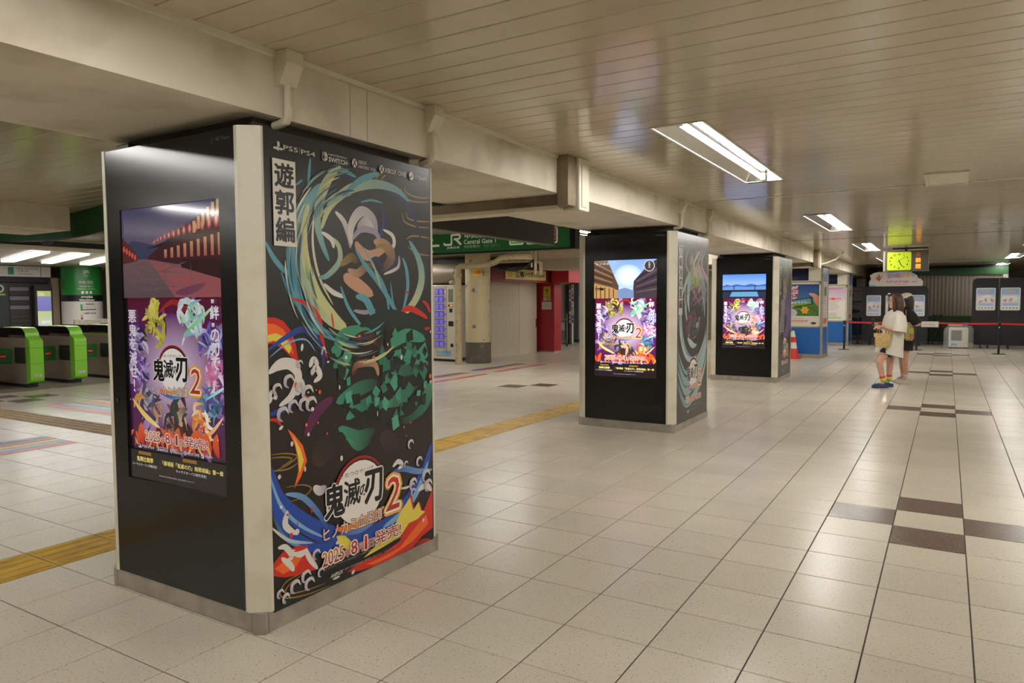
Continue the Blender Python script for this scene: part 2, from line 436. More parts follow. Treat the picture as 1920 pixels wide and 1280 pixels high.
# ------------------------------------------------------------------ ceiling
ceiling = struct('ceiling', MB().box(-26, 6.1, -5, 36, 2.80, 2.86), M_back)
PITCH = 0.172
def plank_profile(y0):
    a, b = y0+0.003, y0+PITCH-0.003
    return [(a, ZC+0.013), (a, ZC+0.003), (a+0.004, ZC), (b-0.004, ZC), (b, ZC+0.003), (b, ZC+0.013)]
def intervals(x0, x1, y):
    cut = [(lx-LAMP_W/2, lx+LAMP_W/2) for lx, ly in LAMPS if ly-PITCH+0.01 < y < ly+LAMP_L-0.01]
    if y < 4.62: cut.append((-10.12, -9.05))
    r = [(x0, x1)]
    for a, b in cut:
        q = []
        for (s, e) in r:
            if b <= s or a >= e: q.append((s, e)); continue
            if a > s: q.append((s, a))
            if b < e: q.append((b, e))
        r = q
    return r
pieces = []
y = 0.345-PITCH*30
while y < 35.8:
    for a, b in ((XB1, 6.1), (-13.9, XB0)):
        for s, e in intervals(a, b, y):
            if a == XB1: pri = abs(y-0.3) if y > 0.2 else 99
            else: pri = y if 0.9 < y < 5.2 else 60
            if s > 1.72 or e < -10: pri += 20
            pieces.append((pri, y, s, e))
    y += PITCH
pieces.sort()
rest = MB()
for n, (pri, y, s, e) in enumerate(pieces):
    if n < 290: 
        o = MB().prism(plank_profile(y), 'x', s, e).build('plank', M_plank, ceiling)
    else: rest.prism(plank_profile(y), 'x', s, e)
o = rest.build('plank_field', M_plank, ceiling); o['kind'] = 'stuff'
MB().box(-26, -13.9, -5, 36, ZC, ZC+0.02).build('ceiling_panel', mat('gate_ceiling', (176, 168, 150), 0.35), ceiling)
for yy in (8.45, 26.2): MB().box(XB1, 6.1, yy-0.018, yy+0.018, ZC-0.004, ZC+0.002).build('joint_strip', M_trimc, ceiling)
MB().box(XB1, 6.1, 15.0, 15.02, ZC-0.003, ZC+0.002).build('joint_strip', M_darkgrey, ceiling)

# walls that close the hall
M_wall = mat('wall_cream', (190, 180, 158), 0.5)
struct('wall_right', MB().box(6.1, 6.3, -5, 36, 0, 2.8), M_wall)
struct('wall_back', MB().box(-26, 6.3, -5.2, -5, 0, 2.8), M_wall)
struct('wall_gate_side', MB().box(-14.0, -13.82, 10.3, 36, 0, 2.8), M_wall)
struct('wall_far', MB().box(-26, 6.3, 36, 36.2, 0, 2.8), M_wall)

# ------------------------------------------------------------------ beams
beam = struct('beam_over_pillars', MB().box(XB0, XB1, -5, 36, ZS, 2.8), M_plaster)
MB().prism([(XB1, ZC-0.028), (XB1+0.012, ZC-0.024), (XB1+0.016, ZC), (XB1, ZC)], 'y', -5, 36).build('cove_strip', M_trimc, beam)
for k in range(5):
    yo = 5.8*k
    for a, b in ((2.37, 2.79), (2.795, 2.918), (2.923, 3.45)):
        MB().box(XB1, XB1+0.007, a+yo, b+yo, ZS-0.004, ZC-0.03).build('cladding_panel', M_plaster, beam)
struct('beam_gate_side', MB().box(-10.1, -9.05, -5, 4.66, 2.405, 2.8), M_plaster)
struct('beam_gate_lintel', MB().box(-15.6, -14.25, 1.0, 16, 2.60, 2.70), M_plaster)
struct('trim_1', MB().box(-14.25, -14.2, 1.0, 16, 2.585, 2.69), M_blackm)
# curved green band above the gates
arc = catmull([(-7.0, 4.35), (-7.8, 4.55), (-8.5, 4.74), (-9.2, 4.9), (-9.75, 4.99), (-10.2, 5.04), (-10.55, 5.03), (-10.85, 4.92), (-11.1, 4.74), (-11.4, 4.4), (-11.7, 3.9)], 5)
M_green = mat('sign_green', (30, 80, 34), 0.6, spec=0.25)
g = MB(); n = len(arc)
for i in range(n-1):
    (a, b), (c, d) = arc[i], arc[i+1]
    g.add([(a, b, 2.38), (c, d, 2.38), (c, d, 2.684), (a, b, 2.684), (a, b+0.05, 2.38), (c, d+0.05, 2.38), (c, d+0.05, 2.684), (a, b+0.05, 2.684)], [(0, 1, 2, 3), (4, 7, 6, 5), (0, 4, 5, 1), (3, 2, 6, 7)])
gf = thing('fascia_band', 'curved dark green band hanging from the ceiling before the ticket gates', 'fascia', (arc[12][0], arc[12][1], 2.38))
g.build('band', M_green, gf, smooth=True)
g = MB()
for i in range(n-1):
    (a, b), (c, d) = arc[i], arc[i+1]
    g.add([(a, b-0.004, 2.372), (c, d-0.004, 2.372), (c, d-0.004, 2.39), (a, b-0.004, 2.39), (a, b+0.054, 2.372), (c, d+0.054, 2.372)], [(0, 1, 2, 3), (0, 4, 5, 1)])
g.build('edge_strip', M_blackm, gf)

# ------------------------------------------------------------------ ceiling lamps
def make_lamp(lx, ly, label, group):
    t = thing('ceiling_light', label, 'ceiling light', (lx, ly+LAMP_L/2, ZC), group=group)
    w, h = LAMP_W/2, LAMP_L/2
    b = MB()     # trough
    b.add([(-w, -h, 0), (w, -h, 0), (w, h, 0), (-w, h, 0), (-.06, -h, .075), (.06, -h, .075), (.06, h, .075), (-.06, h, .075)],
          [(0, 3, 7, 4), (1, 5, 6, 2), (4, 7, 6, 5), (0, 4, 5, 1), (3, 2, 6, 7)])
    b.local('reflector', M_reflector, t)
    fr = MB(); e = 0.016
    for a in ((-w-e, -w, -h-e, h+e), (w, w+e, -h-e, h+e), (-w, w, -h-e, -h), (-w, w, h, h+e)): fr.box(a[0], a[1], a[2], a[3], -0.006, 0.002)
    fr.local('flange', M_flange, t)
    MB().tube([(0, -h+0.07, 0.022), (0, h-0.07, 0.022)], 0.021, 10).local('tube', M_tube, t, smooth=True)
    for s in (-1, 1): MB().cbox(-0.022, 0.022, s*(h-0.05)-0.02, s*(h-0.05)+0.02, -0.002, 0.07, 0.004).local('socket', M_white, t)
    return t
_names = {(-1.55, 4.65): 'long fluorescent ceiling light above the aisle, largest in view',
          (-1.55, 10.58): 'fluorescent ceiling light above the aisle, second from the viewer',
          (-1.55, 16.51): 'fluorescent ceiling light just before the hanging clock',
          (-1.55, 22.44): 'small far fluorescent ceiling light partly behind the hanging clock',
          (1.55, 16.51): 'fluorescent ceiling light at the picture edge beyond the ceiling hatch',
          (1.55, 22.44): 'far fluorescent ceiling light above the wide black partition',
          (1.55, 28.37): 'farthest fluorescent ceiling light, beyond the wide black partition',
          (-5.33, 10.65): 'fluorescent ceiling light seen past the second pillar from the viewer',
          (-5.33, 16.58): 'fluorescent ceiling light seen past the third pillar from the viewer'}
for lx, ly in LAMPS:
    lab = _names.get((round(lx, 2), round(ly, 2)))
    make_lamp(lx, ly, lab or 'unseen fluorescent ceiling light that lights the hall', 'fluorescent ceiling lights' if lab else 'ceiling lights outside the picture')
# ------------------------------------------------------------------ advertising pillars
PX = -3.26                                     # centre line of the pillar row
PW, PD, PT = 0.615, 0.6825, 2.316              # half width, half depth, height
CX, CYY = 0.10, 0.075                          # chamfer of the corners
ART1=[
('gold','gold',0.008,[(0.93,2.173),(0.938,2.13),(1.035,2.107),(1.194,2.12)]),
('gold','gold',0.008,[(0.956,2.182),(0.973,2.151),(1.072,2.134),(1.196,2.147)]),
('gold','gold',0.008,[(0.936,2.034),(0.952,1.985),(1.05,1.965),(1.193,1.969)]),
('gold','gold',0.008,[(0.971,2.043),(0.988,2.005),(1.088,1.998),(1.194,2.007)]),
('gold','gold',0.008,[(0.968,1.885),(1.031,1.909),(1.186,1.908)]),
('gold','gold',0.008,[(0.976,1.846),(1.065,1.811),(1.19,1.803)]),
('gold','gold',0.008,[(0.716,2.188),(0.74,2.212),(0.764,2.224)]),
('gold','gold',0.008,[(0.763,2.189),(0.783,2.213),(0.805,2.224)]),
('navy','navy',0.028,[(0.699,2.154),(0.895,2.124),(1.033,2.027),(1.107,1.871)]),
('navy','navy',0.016,[(0.818,1.698),(0.904,1.791),(0.931,1.832)]),
('navy','blue',0.017,[(0.761,2.065),(0.778,1.969),(0.74,1.869)]),
('navy','navy',0.014,[(0.365,2.128),(0.462,2.162),(0.578,2.179)]),
('cyan','cyan',0.015,[(0.257,2.228),(0.246,2.15),(0.236,2.073)]),
('cyan','cyan',0.008,[(0.159,2.081),(0.184,2.099),(0.203,2.114)]),
('cyan','cyan',0.024,[(-0.023,1.806),(0.02,1.736),(0.088,1.675),(0.159,1.648)]),
('cyan','navy',0.015,[(0.062,1.674),(0.108,1.572),(0.179,1.496),(0.26,1.441)]),
('cyan','cyan',0.048,[(0.175,2.008),(0.128,1.835),(0.124,1.685),(0.168,1.534),(0.253,1.417),(0.358,1.364),(0.42,1.338)]),
('navy','navy',0.018,[(0.18,1.525),(0.241,1.447),(0.345,1.374),(0.441,1.339)]),
('cyan','pale',0.084,[(0.325,2.113),(0.225,1.985),(0.183,1.839),(0.198,1.697),(0.264,1.554),(0.374,1.443),(0.488,1.387)]),
('pale','pale',0.051,[(0.238,2.006),(0.209,1.879),(0.217,1.727),(0.284,1.573),(0.402,1.453),(0.478,1.405)]),
('whit','pale',0.014,[(0.271,1.962),(0.261,1.806),(0.299,1.652),(0.389,1.514)]),
('brow','brow',0.006,[(0.229,1.938),(0.232,1.795),(0.262,1.651)]),
('cyan','cyan',0.022,[(0.366,2.178),(0.463,2.2),(0.57,2.178)]),
('pale','cyan',0.041,[(0.461,2.219),(0.372,2.149),(0.31,2.043),(0.293,1.925),(0.317,1.829),(0.368,1.733)]),
('pale','pale',0.016,[(0.442,2.197),(0.378,2.12),(0.335,2.027),(0.32,1.947)]),
('pale','cyan',0.046,[(0.318,1.888),(0.375,2.002),(0.488,2.093),(0.607,2.141),(0.747,2.165),(0.895,2.152),(1.002,2.098)]),
('cyan','cyan',0.032,[(0.459,2.061),(0.577,2.153),(0.669,2.197),(0.751,2.227)]),
('cyan','cyan',0.011,[(0.597,2.052),(0.682,2.073),(0.772,2.068)]),
('pale','cyan',0.03,[(0.358,1.862),(0.432,1.817),(0.437,1.736),(0.352,1.663),(0.292,1.652)]),
('whit','lav',0.031,[(0.413,1.986),(0.473,1.941),(0.511,1.863),(0.517,1.807)]),
('whit','whit',0.024,[(0.318,1.876),(0.384,1.844),(0.4,1.8)]),
('whit','whit',0.024,[(0.77,1.925),(0.847,1.898),(0.858,1.844),(0.795,1.802)]),
('whit','whit',0.024,[(0.325,1.623),(0.391,1.579),(0.475,1.554)]),
('lav','whit',0.018,[(0.901,1.791),(0.889,1.723),(0.768,1.68)]),
('lav','lav',0.021,[(0.531,1.486),(0.621,1.475),(0.699,1.489)]),
('whit','lav',0.05,[(0.525,1.823),(0.527,1.926),(0.603,2.005),(0.695,1.972),(0.716,1.878)]),
('lav','whit',0.042,[(0.571,1.909),(0.632,1.956),(0.694,1.919)]),
('lav','lav',0.032,[(0.533,1.854),(0.601,1.911),(0.709,1.904),(0.755,1.837)]),
('tan','tan',0.053,[(0.555,1.845),(0.598,1.796),(0.675,1.779),(0.821,1.842)]),
('tan','brow',0.062,[(0.692,1.855),(0.788,1.839),(0.836,1.776),(0.752,1.696)]),
('gold','brow',0.041,[(0.443,1.716),(0.523,1.761),(0.567,1.732)]),
('tan','tan',0.067,[(0.463,1.666),(0.549,1.627),(0.685,1.565)]),
('tan','brow',0.042,[(0.493,1.698),(0.565,1.68),(0.627,1.713),(0.705,1.727)]),
('navy','navy',0.028,[(0.658,1.746),(0.721,1.76),(0.769,1.708)]),
('gold','gold',0.022,[(0.707,1.824),(0.772,1.838),(0.82,1.82)]),
('cyan','cyan',0.03,[(0.554,1.804),(0.627,1.724),(0.734,1.63),(0.831,1.521),(0.897,1.442)]),
('cyan','cyan',0.018,[(0.674,1.736),(0.782,1.598),(0.812,1.444)]),
('cyan','pale',0.013,[(0.599,1.828),(0.689,1.726),(0.75,1.598)]),
('pale','cyan',0.052,[(0.897,1.436),(1.032,1.532),(1.099,1.649),(1.083,1.765),(0.991,1.881)]),
('cyan','cyan',0.025,[(0.914,1.441),(0.971,1.6),(0.964,1.714),(0.93,1.781)]),
('cyan','cyan',0.019,[(0.441,1.615),(0.502,1.492),(0.626,1.368)]),
('cyan','cyan',0.043,[(0.548,1.559),(0.623,1.544),(0.683,1.457),(0.713,1.392)]),
('cyan','cyan',0.011,[(0.825,1.643),(0.847,1.521),(0.897,1.43)]),
('red','red',0.024,[(0.126,1.549),(0.23,1.515),(0.293,1.445),(0.304,1.366),(0.341,1.244)]),
('oran','oran',0.01,[(0.205,1.52),(0.242,1.486),(0.28,1.456)]),
('red','red',0.033,[(0.897,1.459),(0.968,1.492),(1.059,1.473),(1.156,1.43)]),
('red','red',0.021,[(1.108,1.537),(1.153,1.507),(1.176,1.465)]),
('red','red',0.01,[(0.375,1.479),(0.389,1.393)]),
('red','red',0.011,[(0.944,1.589),(0.988,1.578)]),
('red','red',0.017,[(1.105,1.366),(1.18,1.373)]),
('dgrn','dgrn',0.1,[(0.482,1.265),(0.619,1.384),(0.812,1.433),(1.02,1.393),(1.15,1.317)]),
('green','green',0.061,[(0.41,1.249),(0.441,1.35),(0.588,1.396)]),
('green','green',0.03,[(0.376,1.272),(0.398,1.311)]),
('green','green',0.069,[(0.775,1.268),(0.947,1.338),(1.13,1.306)]),
('green','green',0.046,[(0.676,1.187),(0.91,1.237),(1.148,1.209)]),
('green','green',0.047,[(0.89,1.136),(1.016,1.172),(1.156,1.161)]),
('green','green',0.043,[(0.499,1.357),(0.618,1.373),(0.68,1.339)]),
('green','dgrn',0.062,[(0.749,1.088),(0.896,1.135),(1.155,1.132)]),
('green','dgrn',0.09,[(1.184,1.045),(1.099,0.924),(0.89,0.845)]),
('green','dgrn',0.057,[(0.764,0.954),(0.931,0.995),(1.092,1.093)]),
('green','dgrn',0.069,[(0.395,1.018),(0.562,1.072),(0.714,1.092)]),
('green','dgrn',0.058,[(0.462,0.925),(0.609,0.986),(0.746,0.968)]),
('green','dgrn',0.069,[(0.407,0.889),(0.555,0.814),(0.682,0.846)]),
('green','dgrn',0.035,[(0.475,0.821),(0.554,0.762),(0.655,0.791)]),
('green','dgrn',0.045,[(0.378,1.202),(0.455,1.23),(0.517,1.202)]),
('dgrn','blk',0.038,[(0.82,1.032),(0.991,1.051),(1.175,1.085)]),
('dgrn','blk',0.039,[(0.48,0.991),(0.591,0.918),(0.745,0.897)]),
('dgrn','blk',0.038,[(0.816,0.874),(0.988,0.9),(1.131,0.985)]),
('dgrn','blk',0.023,[(0.508,0.873),(0.64,0.864),(0.692,0.88)]),
('maro','maro',0.049,[(0.48,1.213),(0.527,1.314),(0.633,1.351),(0.743,1.281),(0.757,1.192)]),
('maro','blk',0.043,[(0.538,1.156),(0.585,1.258),(0.678,1.263),(0.724,1.172)]),
('maro','tan',0.035,[(0.515,1.146),(0.549,1.2),(0.682,1.195),(0.715,1.127)]),
('plum','plum',0.054,[(0.183,0.881),(0.263,0.987),(0.374,1.049)]),
('brow','blk',0.12,[(0.262,0.716),(0.308,0.795),(0.46,0.83)]),
('brow','blk',0.11,[(0.725,0.803),(0.813,0.728),(0.811,0.642)]),
('whit','lav',0.043,[(0.232,0.625),(0.273,0.594),(0.317,0.606)]),
('red','red',0,[(-0.031,1.462),(0.023,1.461),(0.069,1.442),(0.115,1.393),(0.138,1.335),(0.159,1.224),(0.112,1.27),(0.065,1.311),(0.008,1.342),(-0.033,1.34)]),
('oran','oran',0,[(-0.03,1.435),(0.022,1.429),(0.068,1.404),(0.114,1.336),(0.124,1.279),(0.077,1.329),(0.02,1.355),(-0.032,1.346)]),
('yell','yell',0,[(-0.031,1.381),(0.021,1.389),(0.079,1.366),(0.113,1.317),(0.1,1.288),(0.054,1.335),(0.008,1.356),(-0.029,1.349)]),
('blue','navy',0.03,[(-0.027,1.312),(0.079,1.366),(0.189,1.4),(0.284,1.337),(0.314,1.246),(0.299,1.177)]),
('sky','sky',0.008,[(-0.017,1.279),(0.09,1.338),(0.2,1.351),(0.263,1.289)]),
('whit','whit',0.048,[(-0.019,1.21),(0.051,1.246),(0.135,1.23),(0.146,1.196)]),
('whit','whit',0.029,[(0.222,1.214),(0.249,1.251),(0.28,1.219)]),
('whit','whit',0.015,[(0.174,1.295),(0.181,1.333)]),
('whit','whit',0.01,[(0.302,1.267),(0.316,1.306),(0.335,1.275)]),
('whit','whit',0.042,[(-0.027,1.206),(0.023,1.231),(0.1,1.235),(0.151,1.179),(0.108,1.09),(0.03,1.049)]),
('whit','whit',0.03,[(-0.026,1.066),(-0.006,1.114),(0.018,1.081)]),
('whit','whit',0.025,[(0.135,1.087),(0.176,1.125),(0.164,1.168)]),
('whit','whit',0.03,[(0.233,1.172),(0.262,1.212),(0.289,1.167),(0.246,1.139)]),
('whit','whit',0.015,[(0.188,1.065),(0.202,1.074)]),
('whit','whit',0.014,[(0.027,0.938),(0.053,0.954)]),
('blue','navy',0.027,[(-0.027,1.016),(0.068,1.034),(0.148,1.075)]),
('red','red',0.014,[(-0.031,0.992),(0.015,0.985),(0.04,0.956)]),
('oran','oran',0,[(0.078,0.935),(0.116,0.903),(0.168,0.841),(0.193,0.762),(0.15,0.686),(0.109,0.643),(0.138,0.721),(0.133,0.795),(0.115,0.861)]),
('yell','yell',0,[(0.11,0.898),(0.154,0.823),(0.173,0.766),(0.144,0.709),(0.14,0.783),(0.125,0.849)]),
('gold','gold',0.006,[(-0.026,0.83),(0.062,0.821),(0.133,0.795),(0.073,0.765),(-0.004,0.75)]),
('gold','gold',0.006,[(-0.027,0.815),(0.048,0.806),(0.1,0.786),(0.034,0.763)]),
('gold','gold',0.006,[(0.057,0.66),(0.163,0.649),(0.217,0.618),(0.161,0.588),(0.081,0.587)]),
('gold','gold',0.006,[(-0.029,0.755),(0.072,0.744),(0.139,0.762)]),
('blue','blue',0.092,[(-0.031,0.776),(0.017,0.623),(0.131,0.49),(0.311,0.364),(0.494,0.294),(0.713,0.274),(0.918,0.356),(1.08,0.498),(1.178,0.677)]),
('sky','sky',0.017,[(-0.032,0.736),(0.029,0.579),(0.144,0.454),(0.31,0.342)]),
('sky','blue',0.028,[(0.056,0.629),(0.161,0.588),(0.256,0.489),(0.326,0.382)]),
('sky','sky',0.039,[(0.731,0.281),(0.898,0.323),(1.038,0.417),(1.144,0.577)]),
('blue','blue',0.054,[(-0.026,0.633),(0.051,0.459),(0.209,0.328),(0.354,0.285)]),
('navy','sky',0.017,[(-0.028,0.563),(0.05,0.418),(0.181,0.326)]),
('whit','sky',0.015,[(-0.03,0.492),(0.075,0.4),(0.224,0.345)]),
('blue','sky',0.033,[(0.791,0.56),(0.903,0.576),(1.04,0.533),(1.181,0.514)]),
('whit','whit',0.027,[(0.819,0.603),(0.866,0.625),(0.9,0.6),(0.866,0.582)]),
('whit','whit',0.013,[(0.882,0.466),(0.939,0.459),(0.998,0.465)]),
('red','red',0,[(0.45,0.123),(0.522,0.14),(0.623,0.138),(0.727,0.135),(0.875,0.165),(0.916,0.255),(0.978,0.431),(1.005,0.308),(1.057,0.347),(1.086,0.275),(1.179,0.397),(1.179,0.157),(1.073,0.134),(0.991,0.092),(0.799,0.088),(0.656,0.079),(0.538,0.1)]),
('oran','oran',0,[(0.588,0.119),(0.727,0.117),(0.875,0.128),(0.993,0.195),(1.117,0.253),(1.137,0.195),(0.992,0.131),(0.799,0.1),(0.656,0.097)]),
('yell','yell',0,[(0.84,0.276),(0.879,0.328),(0.967,0.395),(0.995,0.311),(1.046,0.35),(1.066,0.293),(1.107,0.276),(1.034,0.249),(0.954,0.245),(0.876,0.19),(0.728,0.172),(0.572,0.159),(0.711,0.213)]),
('yell','yell',0,[(0.378,0.334),(0.431,0.33),(0.493,0.266),(0.541,0.228),(0.461,0.241),(0.399,0.271)]),
('whit','whit',0.034,[(1.038,0.417),(1.12,0.431),(1.172,0.386)]),
('blk','red',0.039,[(0.991,0.092),(1.072,0.094),(1.156,0.083)]),
('red','red',0,[(-0.032,0.319),(0.035,0.36),(0.141,0.359),(0.222,0.281),(0.251,0.205),(0.137,0.216),(0.044,0.232),(-0.029,0.261)]),
('oran','oran',0,[(-0.018,0.294),(0.06,0.321),(0.153,0.302),(0.111,0.262),(0.032,0.251)]),
('whit','whit',0.027,[(0.004,0.385),(0.049,0.376),(0.086,0.323),(0.06,0.31)]),
('whit','whit',0.027,[(0.022,0.333),(0.072,0.285),(0.097,0.245)]),
('whit','whit',0.031,[(0.067,0.548),(0.052,0.48),(0.116,0.42)]),
('whit','whit',0.027,[(0.103,0.434),(0.136,0.425)]),
('whit','whit',0.026,[(0.168,0.341),(0.194,0.279),(0.248,0.206)]),
('whit','whit',0.032,[(0.074,0.348),(0.14,0.317),(0.181,0.326)]),
('whit','whit',0.014,[(0.022,0.58),(0.035,0.567)]),
('whit','whit',0.016,[(0.481,0.101),(0.506,0.116)]),
('red','red',0.015,[(0.1,0.34),(0.154,0.339),(0.189,0.34)]),
('gold','gold',0.007,[(0.333,0.094),(0.175,0.103),(0.048,0.131),(0.01,0.168),(0.057,0.212),(0.178,0.219)]),
('gold','gold',0.007,[(0.304,0.116),(0.162,0.127),(0.061,0.147),(0.043,0.169),(0.083,0.197),(0.164,0.213)]),
]
def logo(pr, ou, ov, k, lit=False, small=True):
    U = lambda u: ou+(u-0.557)*k
    V = lambda v: ov+(v-0.546)*k
    w = (236, 230, 224)
    pr.ell(U(.552), V(.540), .19*k, .178*k, (150, 24, 28), 28)
    pr.ell(U(.556), V(.530), .182*k, .172*k, (16, 14, 16), 28)
    pr.ell(U(.552), V(.525), .176*k, .168*k, w, 28)
    pr.text('きめつのやいば', U(.405), V(.622), .026*k, (40, 36, 36), w=.25*k)
    pr.text('鬼', U(.300), V(.440), .165*k, (18, 16, 16), w=.135*k, bold=0.03, outline=w, ow=.035)
    pr.text('滅', U(.432), V(.468), .135*k, (18, 16, 16), w=.120*k, bold=0.02, outline=w, ow=.03)
    pr.text('の', U(.548), V(.500), .060*k, (18, 16, 16), w=.055*k, bold=0.02)
    pr.text('刃', U(.588), V(.450), .170*k, (18, 16, 16), w=.135*k, bold=0.03, outline=w, ow=.035)
    pr.text('2', U(.745), V(.360), .195*k, (236, 168, 40), w=.125*k, bold=0.08, shear=.12)
    pr.text('2', U(.748), V(.364), .187*k, (238, 232, 220), w=.118*k, bold=0.045, shear=.12)
    pr.text('2', U(.750), V(.366), .183*k, (168, 52, 30), w=.114*k, bold=0.005, shear=.12, c2=(206, 48, 30))
    pr.stroke([(U(.36), V(.375)), (U(.5), V(.345)), (U(.62), V(.365)), (U(.74), V(.40))], .06*k, 'oran', 'yell')
    pr.stroke([(U(.38), V(.345)), (U(.55), V(.32)), (U(.72), V(.36))], .03*k, 'blue', 'sky')
    pr.text('ヒノカミ血風譚', U(.285), V(.330), .072*k, (120, 24, 22), w=.435*k, bold=0.05)
    pr.text('ヒノカミ血風譚', U(.285), V(.330), .072*k, (232, 222, 210), w=.435*k, bold=0.004)
def date_line(pr, u, v, h, w):
    for t, du, hh, ww, dv in (('2025', 0, 1.0, .245, 0), ('年', .25, .62, .08, 0), ('8', .335, 1.0, .075, 0), ('月', .415, .62, .075, 0), ('1', .503, 1.0, .032, 0), ('日', .552, .62, .07, 0), ('発売!', .635, .98, .365, 0)):
        sm = t in '年月日'
        pr.text(t, u+du*w, v, h*hh, (238, 232, 222), w=ww*w, bold=0.06 if sm else 0.075)
        pr.text(t, u+du*w, v, h*hh, (150, 34, 28), w=ww*w, bold=0.014 if sm else 0.012, c2=(206, 120, 44) if t == '2025' else (190, 44, 36))
def platform_row(pr, v, s=1.0, u0=0.0, c=(206, 200, 190)):
    U = lambda u: u0+u*s
    V = lambda d: v+d*s
    # pad mark
    pr.poly([(U(.052), V(-.020)), (U(.052), V(.022)), (U(.066), V(.018)), (U(.068), V(-.002)), (U(.060), V(-.002)), (U(.060), V(-.024))], c)
    pr.ell(U(.044), V(-.012), .016*s, .006*s, c, 12); pr.ell(U(.072), V(-.012), .014*s, .006*s, c, 12)
    pr.text('PS5', U(.088), V(-.012), .022*s, c, w=.086*s, bold=.01)
    pr.rect(U(.183), V(-.014), U(.1845), V(.014), c)
    pr.text('PS4', U(.194), V(-.014), .022*s, c, w=.088*s, bold=.01)
    # two pads side by side
    pr.ell(U(.338), V(0), .012*s, .022*s, c, 16); pr.ell(U(.350), V(0), .014*s, .022*s, c, 16)
    pr.ell(U(.337), V(.001), .0085*s, .0175*s, (26, 26, 26), 14); pr.ell(U(.337), V(.008), .0035*s, .004*s, c, 8)
    pr.rect(U(.3435), V(-.024), U(.3455), V(.024), (26, 26, 26)); pr.ell(U(.354), V(-.003), .0035*s, .005*s, (26, 26, 26), 8)
    pr.text('NINTENDO', U(.372), V(.010), .0095*s, c, w=.122*s, bold=.01)
    pr.text('SWITCH', U(.372), V(-.020), .022*s, c, w=.126*s, bold=.035)
    for a in (.553, .760):
        pr.ell(U(a), V(0), .0195*s, .0225*s, c, 18)
        pr.stroke([(U(a-.013), V(-.020)), (U(a-.004), V(-.002)), (U(a+.010), V(.017))], .006*s, (26, 26, 26), even=True)
        pr.stroke([(U(a+.013), V(-.020)), (U(a+.004), V(-.002)), (U(a-.010), V(.017))], .006*s, (26, 26, 26), even=True)
    pr.text('XBOX', U(.580), V(.003), .018*s, c, w=.062*s, bold=.01)
    pr.text('SERIES X|S', U(.580), V(-.023), .019*s, c, w=.132*s, bold=.01)
    pr.text('XBOX ONE', U(.785), V(-.013), .026*s, c, w=.180*s, bold=.012)
    pr.ell(U(1.012), V(0), .022*s, .023*s, c, 18); pr.ell(U(1.019), V(.007), .0085*s, .009*s, (26, 26, 26), 12); pr.ell(U(1.019), V(.007), .0055*s, .006*s, c, 10)
    pr.stroke([(U(.994), V(-.004)), (U(1.004), V(-.009)), (U(1.016), V(.003))], .007*s, (26, 26, 26), even=True)
    pr.text('STEAM', U(1.046), V(-.010), .020*s, c, w=.100*s, bold=.015)
def credits(pr, u0=.29, v=.185, w=.585):
    pr.text('キャラクター デザイン 株式会社 ゲーム開発 発売元 画面は開発中のものです 対応機種', u0, v, .010, (170, 162, 150), w=w)
    pr.text('原作 製作委員会 集英社 株式会社 プロジェクト', u0+.135, v-.044, .011, (170, 162, 150), w=w*.7)
    pr.text('ANIPLEX', u0+.035, v-.052, .018, (214, 208, 200), w=.085, shear=.3, bold=.02)
    pr.ell(u0+.075, v-.062, .025, .006, (214, 208, 200), 14)
def brush_cloud(pr, cu, cv, r, cols, n, rnd, wid=.35):
    for _ in range(n):
        a = rnd.uniform(0, 6.28); q = r*rnd.uniform(0.05, .75); L = r*rnd.uniform(.5, 1.1); b = rnd.uniform(0, 6.28)
        x, y = cu+q*math.cos(a), cv+q*math.sin(a); bend = rnd.uniform(-.5, .5)*L
        pr.stroke([(x-L/2*math.cos(b), y-L/2*math.sin(b)), (x-bend*math.sin(b), y+bend*math.cos(b)), (x+L/2*math.cos(b), y+L/2*math.sin(b))], r*wid*rnd.uniform(.5, 1.2), rnd.choice(cols), rnd.choice(cols), sub=4)
def flame_row(pr, u0, u1, v, h, n, rnd):
    for i in range(n):
        u = u0+(u1-u0)*(i+rnd.uniform(0, 1))/n; hh = h*rnd.uniform(.5, 1.2)
        pr.stroke([(u, v), (u+rnd.uniform(-.3, .3)*hh, v+hh*.5), (u+rnd.uniform(-.6, .6)*hh, v+hh)], hh*.4, 'red', 'oran', sub=4)
        if i % 2: pr.stroke([(u, v), (u+rnd.uniform(-.3, .3)*hh, v+hh*.3), (u+rnd.uniform(-.4, .4)*hh, v+hh*.6)], hh*.16, 'yell', 'oran', sub=4)
def poster_base():
    # right-hand face: u runs along +Y from the near corner, v is the height
    return Print((PW, -PD+CYY+0.025, 0), (0, 1, 0), (0, 0, 1), clip=(-0.024, 0.088, 1.189, 2.314))
